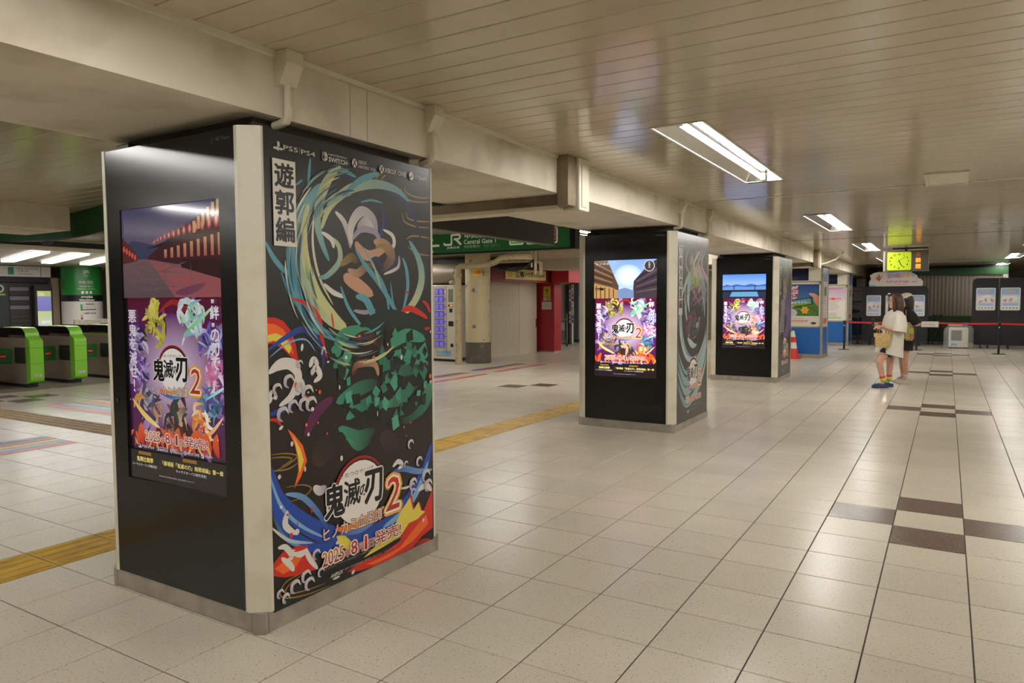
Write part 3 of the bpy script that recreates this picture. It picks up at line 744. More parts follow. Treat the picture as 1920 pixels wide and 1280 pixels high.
def poster_one():
    pr = poster_base(); pr.rect(-.025, .087, 1.19, 2.315, (34, 34, 34)); pr.rect(-.025, .75, 1.19, 1.45, (36, 22, 22), (34, 34, 34)); pr.rect(-.025, .087, 1.19, .75, (18, 16, 16), (36, 22, 22))
    for c0, c1, w, pts in ART1:
        if w == 0: pr.poly(pts, c0)
        else: pr.stroke(pts, w*1.12, c0, c1, tip=.5)
    rnd = random.Random(21)
    for _ in range(150):                        # loose shards of green cloth-like colour
        u, v = rnd.uniform(.40, 1.17), rnd.uniform(.80, 1.42)
        if (u-.80)**2/.16+(v-1.12)**2/.075 > 1 or (abs(u-.62) < .11 and abs(v-1.22) < .13): continue
        a = rnd.uniform(0, 6.28); r = rnd.uniform(.018, .045)
        pr.poly([(u+r*rnd.uniform(.7, 1.3)*math.cos(a+k*1.571), v+r*1.2*rnd.uniform(.7, 1.3)*math.sin(a+k*1.571)) for k in range(4)], rnd.choice(['green', (46, 112, 92), (76, 156, 128), (20, 26, 26), (24, 34, 32), 'dgrn']))
    for _ in range(70):                         # fine cyan and pale hair strokes along the big swirl
        a = rnd.uniform(1.6, 4.9); r = rnd.uniform(.34, .50); s_ = rnd.uniform(.25, .6)
        pr.stroke([(.58+r*math.cos(a+s_*k/3), 1.72+r*1.05*math.sin(a+s_*k/3)) for k in range(4)], rnd.uniform(.004, .014), rnd.choice(['cyan', 'pale', 'navy', (60, 110, 130), (226, 226, 200)]), rnd.choice(['cyan', 'pale', (40, 80, 100)]), sub=4)
    for _ in range(45):
        u, v = rnd.uniform(0, 1.18), rnd.uniform(.12, 1.4)
        pr.ell(u, v, rnd.uniform(.003, .012), rnd.uniform(.004, .016), rnd.choice(['whit', 'red', 'oran', 'whit']), 7)
    for _ in range(26):                         # foam curls at the edge of the waves
        u, v = rnd.choice([(rnd.uniform(0, .3), rnd.uniform(.12, .30)), (rnd.uniform(.02, .28), rnd.uniform(.95, 1.25)), (rnd.uniform(.85, 1.17), rnd.uniform(.4, .75))]); r = rnd.uniform(.012, .035)
        pr.stroke([(u+r*math.cos(q), v+r*math.sin(q)) for q in (0, 1.2, 2.4, 3.6, 4.6)], r*.7, 'whit', 'lav')
    platform_row(pr, 2.247)
    pr.rect(.02, 1.791, .155, 2.188, (222, 216, 204))
    pr.vtext('遊郭編', .0875, 2.063, .108, (26, 24, 24), gap=1.16, bold=.03)
    logo(pr, .557, .546, 1.0); date_line(pr, .275, .205, .072, .60); credits(pr)
    return pr
def poster_two():
    rnd = random.Random(3); pr = poster_base(); pr.rect(-.025, .087, 1.19, 2.315, (66, 64, 62)); pr.rect(-.025, .087, 1.19, 1.2, (44, 42, 42), (58, 54, 52))
    for i in range(16):
        cu, cv = .62+rnd.uniform(-.1, .1), 1.45+rnd.uniform(-.12, .12); r = rnd.uniform(.25, .52); a0 = rnd.uniform(0, 6.28); sp = rnd.uniform(1.2, 2.4)
        pr.stroke([(cu+r*math.cos(a0+sp*k/5), cv+r*1.1*math.sin(a0+sp*k/5)) for k in range(6)], rnd.uniform(.03, .12), rnd.choice([(120, 150, 158), (150, 176, 180), (190, 204, 206)]), rnd.choice([(96, 130, 142), (170, 190, 192)]))
    for i in range(10):
        a = rnd.uniform(.2, 1.1); pr.stroke([(a, 2.15), (a+rnd.uniform(-.3, .2), 1.95), (a+rnd.uniform(-.4, .4), 1.7), (a+rnd.uniform(-.5, .3), 1.45)], rnd.uniform(.015, .045), rnd.choice([(206, 150, 176), (226, 200, 210), (196, 188, 204)]), (150, 100, 130))
    brush_cloud(pr, .66, 1.85, .26, [(150, 170, 90), (214, 150, 170), (200, 190, 200), (120, 140, 80)], 16, rnd)
    brush_cloud(pr, .60, 1.25, .28, [(40, 40, 48), (60, 56, 60), (90, 96, 100), (150, 80, 100)], 18, rnd)
    for i in range(9):
        v0 = rnd.uniform(.3, .9); pr.stroke([(-.02, v0+.2), (.3, v0-.1), (.7, v0), (1.0, v0+.2), (1.18, v0+.45)], rnd.uniform(.03, .08), (120, 160, 166), (176, 198, 198))
    platform_row(pr, 2.22, c=(196, 190, 182))
    pr.rect(.02, 1.36, .155, 2.16, (206, 200, 190)); pr.vtext('刀鍛冶の里編', .0875, 2.045, .098, (40, 38, 36), gap=1.24, bold=.03)
    logo(pr, .60, .66, 1.0); date_line(pr, .30, .30, .075, .62); credits(pr, .32, .24)
    return pr
def poster_three():
    rnd = random.Random(5); pr = poster_base(); pr.rect(-.025, .087, 1.19, 2.315, (60, 58, 56)); pr.rect(-.025, .087, 1.19, 1.4, (40, 36, 40), (56, 54, 52))
    brush_cloud(pr, .62, 1.95, .34, [(74, 88, 66), (58, 70, 54), (96, 106, 84), (170, 150, 132)], 26, rnd)
    brush_cloud(pr, .55, 1.62, .26, [(186, 164, 148), (150, 130, 118), (84, 84, 72)], 14, rnd)
    for i in range(26):
        t = i/26; v = 1.45-.62*t; pr.stroke([(.08+.1*math.sin(t*6), v), (.35, v+.10), (.62-.1*t, v-.02)], .030, (206, 202, 200) if i % 2 else (24, 24, 26), (180, 176, 178) if i % 2 else (24, 24, 26))
    for i in range(9):
        a = rnd.uniform(.7, 1.15); pr.stroke([(a, 1.7), (a-.1, 1.4), (a+.05, 1.1), (a-.3, .75)], rnd.uniform(.03, .09), (108, 84, 140), (140, 116, 170))
    platform_row(pr, 2.22, c=(176, 172, 164))
    pr.rect(.02, 1.62, .155, 2.14, (176, 172, 164)); pr.vtext('柱稽古編', .0875, 2.03, .10, (50, 48, 46), gap=1.2, bold=.03)
    logo(pr, .60, .66, 1.0); date_line(pr, .30, .30, .075, .62); credits(pr, .32, .24)
    flame_row(pr, .2, 1.1, .42, .12, 8, rnd)
    return pr

SW, SZ0, SZ1 = 0.397, 0.62, 2.008
def screen_art(kind):
    """u -0.5..0.5 of the width, v 0..1 of the height, drawn in metres"""
    rnd = random.Random(11+kind); W, Hh = 2*SW, SZ1-SZ0
    pr = Print((-SW, -PD+0.018, SZ0), (1, 0, 0), (0, 0, 1), clip=(0, 0, W, Hh))
    U = lambda u: u*W
    V = lambda v: v*Hh
    def strokes(cu, cv, r, cols, n): brush_cloud(pr, U(cu), V(cv), r*W*.95, cols, int(n*2.2), rnd, .22)
    pr.rect(0, 0, W, Hh, (30, 18, 30))
    # lower picture: burst of coloured strokes round a pale glow
    pr.rect(0, V(.12), W, V(.40), (78, 22, 60), (96, 30, 110)); pr.rect(0, V(.40), W, V(.675), (96, 30, 110), (92, 16, 46))
    for i in range(26):
        a = rnd.uniform(0, 6.28); r0 = .12; r1 = rnd.uniform(.4, .75)
        pr.stroke([(U(.5+r0*math.cos(a)), V(.40)+W*r0*math.sin(a)), (U(.5+r1*.6*math.cos(a)), V(.40)+W*r1*.6*math.sin(a)), (U(.5+r1*math.cos(a)), V(.40)+W*r1*math.sin(a))], .05, (230, 190, 236), (110, 40, 120))
    pr.ell(U(.5), V(.40), U(.46), V(.22), (240, 214, 240), 28, (98, 30, 104))
    pr.stroke([(U(.35), V(.62)), (U(.5), V(.66)), (U(.66), V(.63)), (U(.8), V(.655))], .03, (176, 50, 40), (120, 20, 30))
    strokes(.30, .585, .17, [(196, 190, 60), (230, 214, 120), (60, 40, 40), (150, 140, 50)], 12)
    strokes(.70, .590, .17, [(220, 226, 236), (150, 180, 200), (110, 200, 150), (236, 236, 240)], 12)
    strokes(.13, .520, .14, [(70, 50, 120), (40, 34, 80), (206, 190, 220)], 11)
    strokes(.88, .510, .15, [(56, 60, 130), (30, 30, 70), (120, 90, 190), (210, 210, 236)], 12)
    strokes(.14, .400, .13, [(120, 70, 170), (60, 40, 110), (214, 200, 226)], 11)
    strokes(.87, .405, .14, [(226, 140, 180), (190, 90, 150), (240, 220, 232)], 11)
    strokes(.22, .300, .17, [(180, 180, 190), (90, 80, 110), (206, 150, 80), (70, 60, 90)], 13)
    strokes(.84, .300, .15, [(60, 130, 150), (30, 40, 60), (110, 170, 190), (120, 80, 180)], 12)
    strokes(.52, .235, .20, [(60, 26, 30), (40, 70, 60), (90, 36, 36), (226, 180, 150), (30, 50, 46)], 15)
    strokes(.77, .240, .13, [(240, 160, 50), (220, 70, 40), (250, 214, 120), (250, 240, 220)], 12)
    pr.stroke([(U(.04), V(.30)), (U(.18), V(.24)), (U(.34), V(.20))], .03, (240, 190, 80), (250, 230, 150))
    pr.stroke([(U(.70), V(.17)), (U(.85), V(.21)), (U(.97), V(.27))], .02, (250, 120, 60), (250, 220, 160))
    pr.stroke([(U(.60), V(.545)), (U(.78), V(.60)), (U(.90), V(.645))], .018, (90, 200, 110), (190, 240, 190))
    pr.stroke([(U(.80), V(.32)), (U(.93), V(.355)), (U(.99), V(.37))], .016, (120, 220, 230), (220, 250, 250))
    flame_row(pr, 0, W, V(.125), V(.075), 18, rnd)
    for _ in range(24): pr.ell(U(rnd.random()), V(rnd.uniform(.13, .66)), .004, .004, (250, 210, 190), 6)
    k = W*.62/.60
    logo(pr, U(.50), V(.425), k*.80, lit=True)
    pr.vtext('悪鬼を滅せ!', U(.075), V(.585), .062, (236, 226, 240), gap=1.15, bold=.02)
    pr.text('"', U(.90), V(.655), .016, (240, 232, 244), align='c', bold=.03)
    pr.text('絆', U(.915), V(.600), .062, (240, 232, 244), align='c', bold=.03)
    pr.text('"', U(.90), V(.575), .016, (240, 232, 244), align='c', bold=.03)
    pr.vtext('の刃で', U(.915), V(.525), .058, (240, 232, 244), gap=1.15, bold=.02)
    date_line(pr, U(.18), V(.148), .050, W*.64)
    platform_row(pr, V(.125), .54, U(.08), (220, 214, 226))
    # bottom line
    pr.rect(0, 0, W, V(.108), (26, 14, 20))
    pr.rect(U(.10), V(.092), U(.24), V(.104), (150, 110, 50)); pr.rect(U(.57), V(.092), U(.71), V(.104), (150, 110, 50))
    pr.rect(U(.335), V(.042), U(.337), V(.095), (110, 90, 70))
    pr.text('鬼舞辻無惨', U(.08), V(.066), .026, (240, 220, 120), w=U(.18), bold=.03)
    pr.text('バーサスモードに参戦決定!', U(.03), V(.048), .016, (232, 226, 230), w=U(.27))
    pr.text('『劇場版「鬼滅の刃」無限城編』第一章', U(.36), V(.066), .024, (240, 220, 120), w=U(.60), bold=.02)
    pr.text('キャラクターパス制作決定!', U(.50), V(.048), .016, (232, 226, 230), w=U(.30))
    pr.text('株式会社 製作委員会 集英社 画面は開発中のものです', U(.32), V(.022), .008, (190, 180, 186), w=U(.36))
    # upper picture: a place, no figures
    b, t = .675, 1.0
    if kind == 0:
        pr.rect(0, V(b), W, V(t), (92, 84, 104), (64, 68, 104)); pr.rect(0, V(.80), W, V(t), (112, 96, 120), (62, 66, 104))
        pr.poly([(0, V(.86)), (U(.12), V(.885)), (U(.28), V(.87)), (U(.45), V(.85)), (U(.45), V(.80)), (0, V(.80))], (66, 66, 96))
        pr.rect(0, V(b), W, V(.815), (96, 80, 84), (120, 92, 96))
        pr.poly([(U(.28), V(.815)), (U(1), V(.735)), (U(1), V(b)), (U(.55), V(b))], (156, 88, 92))
        pr.poly([(U(.26), V(.815)), (U(.55), V(.90)), (U(1), V(.995)), (U(1), V(.735)), (U(.6), V(.79))], (70, 34, 40))
        pr.poly([(U(.26), V(.850)), (U(.55), V(.885)), (U(1), V(.945)), (U(1), V(.915)), (U(.55), V(.865))], (44, 26, 34))
        for i in range(14):
            q = i/13; u = .34+.62*q**1.4; s = .010+.022*q
            pr.ell(U(u), V(.872+.058*q), s*.62, s, (176, 66, 72), 12); pr.ell(U(u), V(.872+.058*q), s*.3, s*.6, (226, 150, 120), 8)
        for i in range(9):
            q = i/8; u = .45+.52*q; pr.rect(U(u), V(.815+.0*q), U(u+.028), V(.845+.045*q), (170, 96, 80), (206, 150, 110))
        for i in range(6): pr.rect(U(.74+.045*i), V(.895+.012*i), U(.765+.045*i), V(.935+.014*i), (200, 140, 96), (214, 176, 130))
        pr.poly([(0, V(.90)), (U(.10), V(.86)), (U(.16), V(.83)), (U(.16), V(.81)), (0, V(.80))], (96, 44, 46))
        for i in range(5): pr.ell(U(.02+.03*i), V(.855-.008*i), .010, .016, (220, 90, 70), 10)
        pr.poly([(U(.62), V(.78)), (U(1), V(.735)), (U(1), V(.80)), (U(.62), V(.81))], (56, 30, 30))
        for i in range(16): pr.stroke([(U(rnd.uniform(.05, .8)), V(rnd.uniform(b+.01, .80))), (U(rnd.uniform(.05, .8)), V(rnd.uniform(b+.01, .80)))], .006, (128, 106, 106), (92, 76, 80))
        pr.stroke([(U(.55), V(.69)), (U(.7), V(.70)), (U(.85), V(.72))], .04, (110, 60, 96), (130, 74, 84))
    elif kind == 1:
        pr.rect(0, V(b), W, V(t), (196, 216, 246), (120, 156, 226))
        pr.ell(U(.55), V(.86), U(.22), V(.10), (240, 246, 255), 20, (170, 196, 240))
        pr.poly([(0, V(b)), (0, V(t)), (U(.22), V(t)), (U(.40), V(.78)), (U(.40), V(b))], (88, 62, 46))
        for i in range(7): pr.poly([(0, V(.99-.03*i)), (U(.30), V(.90-.022*i)), (U(.30), V(.893-.022*i)), (0, V(.978-.03*i))], (52, 38, 34) if i % 2 else (150, 116, 80))
        pr.poly([(0, V(.80)), (U(.30), V(.765)), (U(.38), V(.745)), (U(.38), V(b)), (0, V(b))], (176, 134, 82))
        for i in range(5): pr.rect(U(.03+.07*i), V(b), U(.045+.07*i), V(.785-.008*i), (70, 50, 36))
        pr.poly([(U(1), V(t)), (U(.86), V(.95)), (U(.64), V(.82)), (U(.62), V(b)), (U(1), V(b))], (60, 50, 62))
        for i in range(6): pr.poly([(U(1), V(.96-.04*i)), (U(.68), V(.84-.022*i)), (U(.68), V(.832-.022*i)), (U(1), V(.945-.04*i))], (98, 76, 72) if i % 2 else (36, 30, 42))
        pr.poly([(U(.38), V(.745)), (U(.5), V(.765)), (U(.64), V(.74)), (U(.64), V(b)), (U(.38), V(b))], (112, 134, 176))
        pr.ell(U(.88), V(.945), .066, .066, (206, 196, 180), 22); pr.ell(U(.88), V(.945), .058, .058, (60, 54, 60), 22); pr.vtext('柱稽古', U(.88), V(.962), .022, (236, 226, 210), gap=1.1)
        pr.text('ヒノカミ', U(.04), V(.965), .018, (236, 236, 240), w=U(.2)); pr.rect(U(.02), V(.745), U(.16), V(.765), (30, 26, 26)); pr.text('ひびき', U(.035), V(.748), .014, (230, 226, 220))
    else:
        pr.rect(0, V(b), W, V(t), (190, 212, 240), (70, 126, 214))
        pr.poly([(0, V(.845)), (U(.1), V(.865)), (U(.2), V(.85)), (U(.33), V(.868)), (U(.5), V(.85)), (U(.66), V(.872)), (U(.82), V(.852)), (U(1), V(.868)), (U(1), V(.80)), (0, V(.80))], (60, 92, 168))
        pr.poly([(0, V(.83)), (U(.3), V(.842)), (U(.6), V(.828)), (U(1), V(.84)), (U(1), V(.79)), (0, V(.79))], (96, 134, 196))
        pr.rect(0, V(b), W, V(.79), (30, 40, 60), (34, 44, 66)); pr.poly([(U(.17), V(.70)), (U(.84), V(.70)), (U(.80), V(.765)), (U(.22), V(.765))], (92, 146, 188))
        pr.rect(0, V(.765), W, V(.79), (20, 22, 34))
        for u in (.27, .75): pr.rect(U(u-.008), V(.79), U(u+.008), V(.835), (34, 40, 62)); pr.rect(U(u-.03), V(.835), U(u+.03), V(.845), (40, 48, 70))
    return pr

ME_P = {}
def pillar_shell():
    """every mesh of the pillar but its screen and its poster, in local coordinates"""
    w, d, x, y = PW, PD, PW-CX, PD-CYY
    core = MB().box(-w+.05, w-.05, -d+.05, d-.05, 0.02, PT-0.02); core.box(-w+.12, w-.12, -d+.12, d-.12, PT-.02, ZS-.002)
    ME_P['core'] = core.mesh('core', M_concrete)
    # front panel with the opening of the screen
    b = MB(); f, r = -d, -d+.02; a = x-.002
    outer = [(-a, .10), (a, .10), (a, PT), (-a, PT)]; inner = [(-SW, SZ0), (SW, SZ0), (SW, SZ1), (-SW, SZ1)]
    v = [(p, f, q) for p, q in outer]+[(p, f, q) for p, q in inner]+[(p, r, q) for p, q in inner]+[(p, -d+.05, q) for p, q in outer]
    fs = []
    for i in range(4): j = (i+1) % 4; fs += [(i, j, j+4, i+4), (i+4, j+4, j+8, i+8), (i, i+12, j+12, j)]
    b.add(v, fs); ME_P['front_panel'] = b.mesh('front_panel', M_blackp)
    ME_P['side_panel'] = MB().cbox(w-.05, w, -y+.002, y-.002, .085, PT, .002).mesh('side_panel', M_blackp)
    ME_P['rear_panel'] = MB().cbox(-a, a, d-.05, d, .10, PT, .002).mesh('rear_panel', M_blackp)
    ME_P['far_panel'] = MB().cbox(-w, -w+.05, -y+.002, y-.002, .10, PT, .002).mesh('far_panel', M_blackp)
    for n, (sx, sy) in enumerate(((1, -1), (-1, -1), (1, 1), (-1, 1))):
        pl = [(sx*x, sy*(d+.002)), (sx*(x+.022), sy*(d+.004)), (sx*(w+.004), sy*(y+.014)), (sx*(w+.002), sy*y), (sx*(w-.05), sy*(y-.0)), (sx*(x), sy*(d-.05))]
        ME_P['corner%d' % n] = MB().prism(pl, 'z', .098, PT+.004).mesh('corner_strip', M_white)
        pb = [(sx*(x+.035), sy*(d-.004)), (sx*(x+.06), sy*(d-.002)), (sx*(w-.002), sy*(y+.05)), (sx*(w-.004), sy*(y+.03)), (sx*(w-.05), sy*(y-.01)), (sx*(x-.01), sy*(d-.05))]
        ME_P['foot%d' % n] = MB().prism(pb, 'z', 0, .098).mesh('plinth_corner', M_steel)
    ME_P['plinth0'] = MB().cbox(-x-.03, x+.03, -d+.006, -d+.04, 0, .098, .002).mesh('plinth_plate', M_steel)
    ME_P['plinth1'] = MB().cbox(-x-.03, x+.03, d-.04, d-.006, 0, .098, .002).mesh('plinth_plate', M_steel)
    ME_P['plinth2'] = MB().cbox(w-.04, w-.006, -y-.025, y+.025, 0, .098, .002).mesh('plinth_plate', M_steel)
    ME_P['plinth3'] = MB().cbox(-w+.006, -w+.04, -y-.025, y+.025, 0, .098, .002).mesh('plinth_plate', M_steel)
    bz = MB(); e = .012
    for q in ((-SW, -SW+e, SZ0, SZ1), (SW-e, SW, SZ0, SZ1), (-SW, SW, SZ0, SZ0+e), (-SW, SW, SZ1-e, SZ1)): bz.box(q[0], q[1], -d+.012, -d+.0195, q[2], q[3])
    ME_P['screen_bezel'] = bz.mesh('screen_bezel', M_blackm)
    ME_P['bracket'] = MB().cbox(-w+.10, -w+.22, -d+.06, -d+.16, PT-.01, PT+.045, .006).mesh('bracket', M_blackm)
pillar_shell()
PILLARS = [('big black advertising pillar whose screen shows a dusk street with red lanterns', 2.13),
           ('black advertising pillar whose screen shows wooden houses under a pale sky', 7.93),
           ('black advertising pillar whose screen shows blue hills above water', 13.73)]
for n, (lab, yf) in enumerate(PILLARS):
    t = thing('advertising_pillar', lab, 'pillar', (PX, yf+PD, 0), group='advertising pillars down the aisle')
    for k, me in ME_P.items(): obj(me.name.split('.')[0], me, t)
    sc_ = screen_art(n).build('screen', M_scr1 if n == 0 else M_scr2, t, local=True)
    sc_['label'] = 'lit advertising screen in the black panel'
    po_ = (poster_one, poster_two, poster_three)[n]().build('poster', M_post, t, local=True)
    po_['label'] = 'printed game poster with coloured swirls on the aisle side'
    lt = Print((PW-CX-.16, -PD-.0003, PT-.055), (1, 0, 0), (0, 0, 1)); lt.text('J・AD Vision', 0, 0, .024, (96, 95, 92), w=.13); lt.build('maker_mark', M_sign, t, local=True)
    if n == 0:
        MB().tube([(-PW+.14, -PD-.004, 1.02), (-PW+.14, -PD+.01, 1.02)], .012, 12).local('keyhole', M_blackm, t)
# ------------------------------------------------------------------ things fixed to beam and ceiling
M_conduit = mat('conduit_cream', (208, 200, 176), 0.45)
def conduit(y, label, pipe=True):
    t = thing('conduit', label, 'conduit', (XB1, y, ZS), group='cable conduits on the beam')
    z = ZC-ZS
    MB().prism([(0.0, z-.155), (.035, z-.15), (.085, z-.06), (.085, z-.002), (0.0, z-.002)], 'y', -.05, .05).local('junction_box', M_conduit, t)
    if pipe:
        MB().tube([(.03, 0, z-.14), (.03, 0, .035)], .017, 12).local('pipe', M_conduit, t, smooth=True)
        MB().tube([(.03, 0, .05), (.03, 0, .01), (.018, 0, -.012), (-.02, 0, -.022), (-.065, 0, -.026)], .021, 12).local('elbow', M_conduit, t, smooth=True)
conduit(2.36, 'cream cable conduit running down the beam above the big pillar poster')
conduit(3.46, 'cream cable conduit on the beam just past the big pillar')
conduit(2.36+5.8, 'small cream conduit box on the beam above the second pillar')
conduit(3.46+5.8, 'small cream conduit box on the beam just past the second pillar')
def shutter_guide(y, l1, l2):
    t = thing('shutter_guide_cover', l1, 'cover', (XB1, y, 2.26))
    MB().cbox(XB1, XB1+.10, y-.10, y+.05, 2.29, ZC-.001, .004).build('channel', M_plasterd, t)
    MB().cbox(XB1-.02, XB1+.125, y+.05, y+.24, 2.262, ZC-.001, .006).build('cover', M_white, t)
    MB().cbox(XB1+.125, XB1+.131, y+.09, y+.20, 2.29, ZC-.06, .002).build('inset_plate', M_conduit, t)
    r = thing('shutter_rail', l2, 'rail', (-4, y, 2.27))
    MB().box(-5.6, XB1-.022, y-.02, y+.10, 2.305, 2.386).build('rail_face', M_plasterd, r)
    MB().cbox(-5.6, XB1-.022, y-.045, y+.14, 2.268, 2.304, .006).build('lower_lip', M_conduit, r)
shutter_guide(5.21, 'white vertical shutter cover on the beam between the first two pillars', 'stained cream shutter rail crossing under the beam behind the big pillar')
shutter_guide(18.0, 'small white vertical shutter cover on the beam beyond the third pillar', 'narrow cream shutter rail under the beam beside the first blue kiosk')
t = thing('hanging_hose', 'cream hose sagging from the far beam to the ceiling', 'hose', (-2.5, 18.7, 2.45))
MB().tube([(-2.62, 18.35, 2.36), (-2.5, 18.6, 2.40), (-2.35, 19.0, 2.50), (-2.25, 19.3, 2.64), (-2.22, 19.4, 2.684)], .018, 8).build('hose_run', M_conduit, t, smooth=True)
t = thing('ceiling_hatch', 'cream framed ceiling hatch beyond the largest light', 'hatch', (-.03, 8.1, ZC))
fr = MB()
for a in ((-.215, -.185, 7.6, 8.4), (.115, .145, 7.6, 8.4), (-.185, .115, 7.6, 7.63), (-.185, .115, 8.37, 8.4)): fr.box(a[0], a[1], a[2]+.1, a[3]+.1, ZC-.012, ZC-.0005)
fr.build('hatch_frame', M_trimc, t); MB().cbox(-.185, .115, 7.73, 8.47, ZC-.008, ZC-.0005, .002).build('hatch_panel', M_white, t)

# clock box hanging from the ceiling
t = thing('hanging_clock', 'illuminated yellow green clock in a dark box hung from the ceiling', 'clock', (-.83, 18.5, 2.16))
M_cb = mat('clock_box', (78, 74, 68), 0.4)
MB().prism([(-1.24, 2.16), (-.425, 2.16), (-.425, 2.62), (-1.24, 2.62)], 'y', 18.5, 18.82).build('box', M_cb, t)
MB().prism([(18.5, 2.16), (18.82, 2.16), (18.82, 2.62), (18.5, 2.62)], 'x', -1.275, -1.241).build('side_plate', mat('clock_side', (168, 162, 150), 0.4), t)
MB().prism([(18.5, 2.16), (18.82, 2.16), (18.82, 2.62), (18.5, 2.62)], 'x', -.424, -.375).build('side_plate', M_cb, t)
MB().tube([(-.83, 18.66, 2.62), (-.83, 18.66, ZC)], .03, 10).build('hanger', M_blackm, t)
MB().cbox(-1.1, -.4, 18.62, 18.70, ZC-.02, ZC-.0005, .003).build('ceiling_plate', M_darkgrey, t)
pr = Print((-1.195, 18.499, 2.185), (1, 0, 0), (0, 0, 1))
w, h = .48, .41; r = .03
def rrect(u0, v0, u1, v1, r, n=4):
    o = []
    for cx, cy, a in ((u1-r, v1-r, 0), (u0+r, v1-r, 90), (u0+r, v0+r, 180), (u1-r, v0+r, 270)):
        o += [(cx+r*math.cos(math.radians(a+90*i/n)), cy+r*math.sin(math.radians(a+90*i/n))) for i in range(n+1)]
    return o
pr.poly(rrect(0, 0, w, h, r), (186, 206, 40))
for i in range(12):
    a = math.radians(90-30*(i or 12)); k = .155
    pr.text(str(i or 12), w/2+.185*math.cos(a), h/2+k*math.sin(a)-.022, .042, (30, 34, 14), align='c', bold=.03)
pr.stroke([(w/2-.01, h/2+.02), (w/2+.03, h/2-.07), (w/2+.065, h/2-.125)], .016, (20, 24, 10), even=True)
pr.stroke([(w/2-.02, h/2-.01), (w/2+.06, h/2+.05), (w/2+.13, h/2+.10)], .009, (90, 104, 24), even=True)
f_ = pr.build('dial', print_mat('clock_lit', rough=.3, emit=.3), t); f_['label'] = 'yellow green lit dial showing about ten past five'
pr = Print((-.66, 18.499, 2.185), (1, 0, 0), (0, 0, 1))
for n, (ch, c) in enumerate((('全', (120, 62, 20)), ('禁', (240, 150, 40)), ('煙', (240, 150, 40)))): pr.text(ch, .08, .30-.135*n, .10, c, align='c', bold=.05)
pr.build('lamp_letters', print_mat('led_letters', rough=.3, emit=.9), t)

# ------------------------------------------------------------------ signs in the side hall
t = thing('hanging_sign', 'dark grey back of a long sign hung in front of the green sign', 'sign', (-5.0, 7.5, 2.35))
MB().cbox(-5.12, -5.0, 5.5, 9.46, 2.352, ZC-.002, .004).build('sign_box', M_darkgrey, t)
MB().box(-4.999, -4.996, 5.5, 9.46, 2.352, 2.364).build('edge_strip', mat('edge_bronze', (120, 108, 94), 0.4), t)
t = thing('direction_sign', 'green overhead direction sign pointing to Central Gate 1', 'sign', (-6.6, 10.0, 2.33))
MB().cbox(-8.9, -4.93, 10.0, 10.18, 2.335, ZC-.002, .004).build('sign_box', M_blackm, t)
pr = Print((-8.9, 9.9995, 2.335), (1, 0, 0), (0, 0, 1)); z0 = 2.335; x0 = -8.9
wh = (226, 224, 214)
pr.rect(.03, .028, 3.88, .346, (34, 92, 48))
pr.stroke([(1.36-.0, .16), (1.05, .16)], .04, wh, even=True); pr.stroke([(1.22, .27), (1.07, .16), (1.22, .05)], .04, wh, even=True)
a = -7.43-x0                                   # railway mark
pr.stroke([(a, .20), (a, .175), (a+.03, .165), (a+.13, .165), (a+.15, .19), (a+.15, .335)], .035, wh, even=True)
pr.stroke([(a+.15, .325), (a+.30, .325), (a+.33, .29), (a+.29, .255), (a+.20, .255)], .035, wh, even=True); pr.stroke([(a+.24, .255), (a+.35, .155)], .04, wh, even=True)
pr.text('JR東日本', -7.38-x0, .088, .045, wh, w=.27, bold=.02)
pr.text('中央改札 1', -7.0-x0, .255, .085, wh, w=.60, bold=.03)
pr.text('Central Gate 1', -7.02-x0, .160, .075, wh, w=.64, bold=.012)
pr.text('中央检票口1', -7.02-x0, .095, .045, (186, 200, 176), w=.32); pr.text('중앙 개찰구 1', -6.62-x0, .095, .045, (120, 160, 112), w=.32)
for u, c in ((-6.12, (96, 190, 60)), (-5.80, wh), (-5.50, (176, 34, 44))):
    u -= x0; pr.poly(rrect(u, .10, u+.27, .345, .03), wh); pr.poly(rrect(u+.025, .125, u+.245, .335, .015), c); pr.rect(u+.05, .15, u+.22, .315, wh)
pr.text('SS', -5.46-x0, .175, .11, (30, 30, 30), w=.18, bold=.03)
pr.build('sign_face', print_mat('sign_green_lit', rough=.4, emit=.14), t)

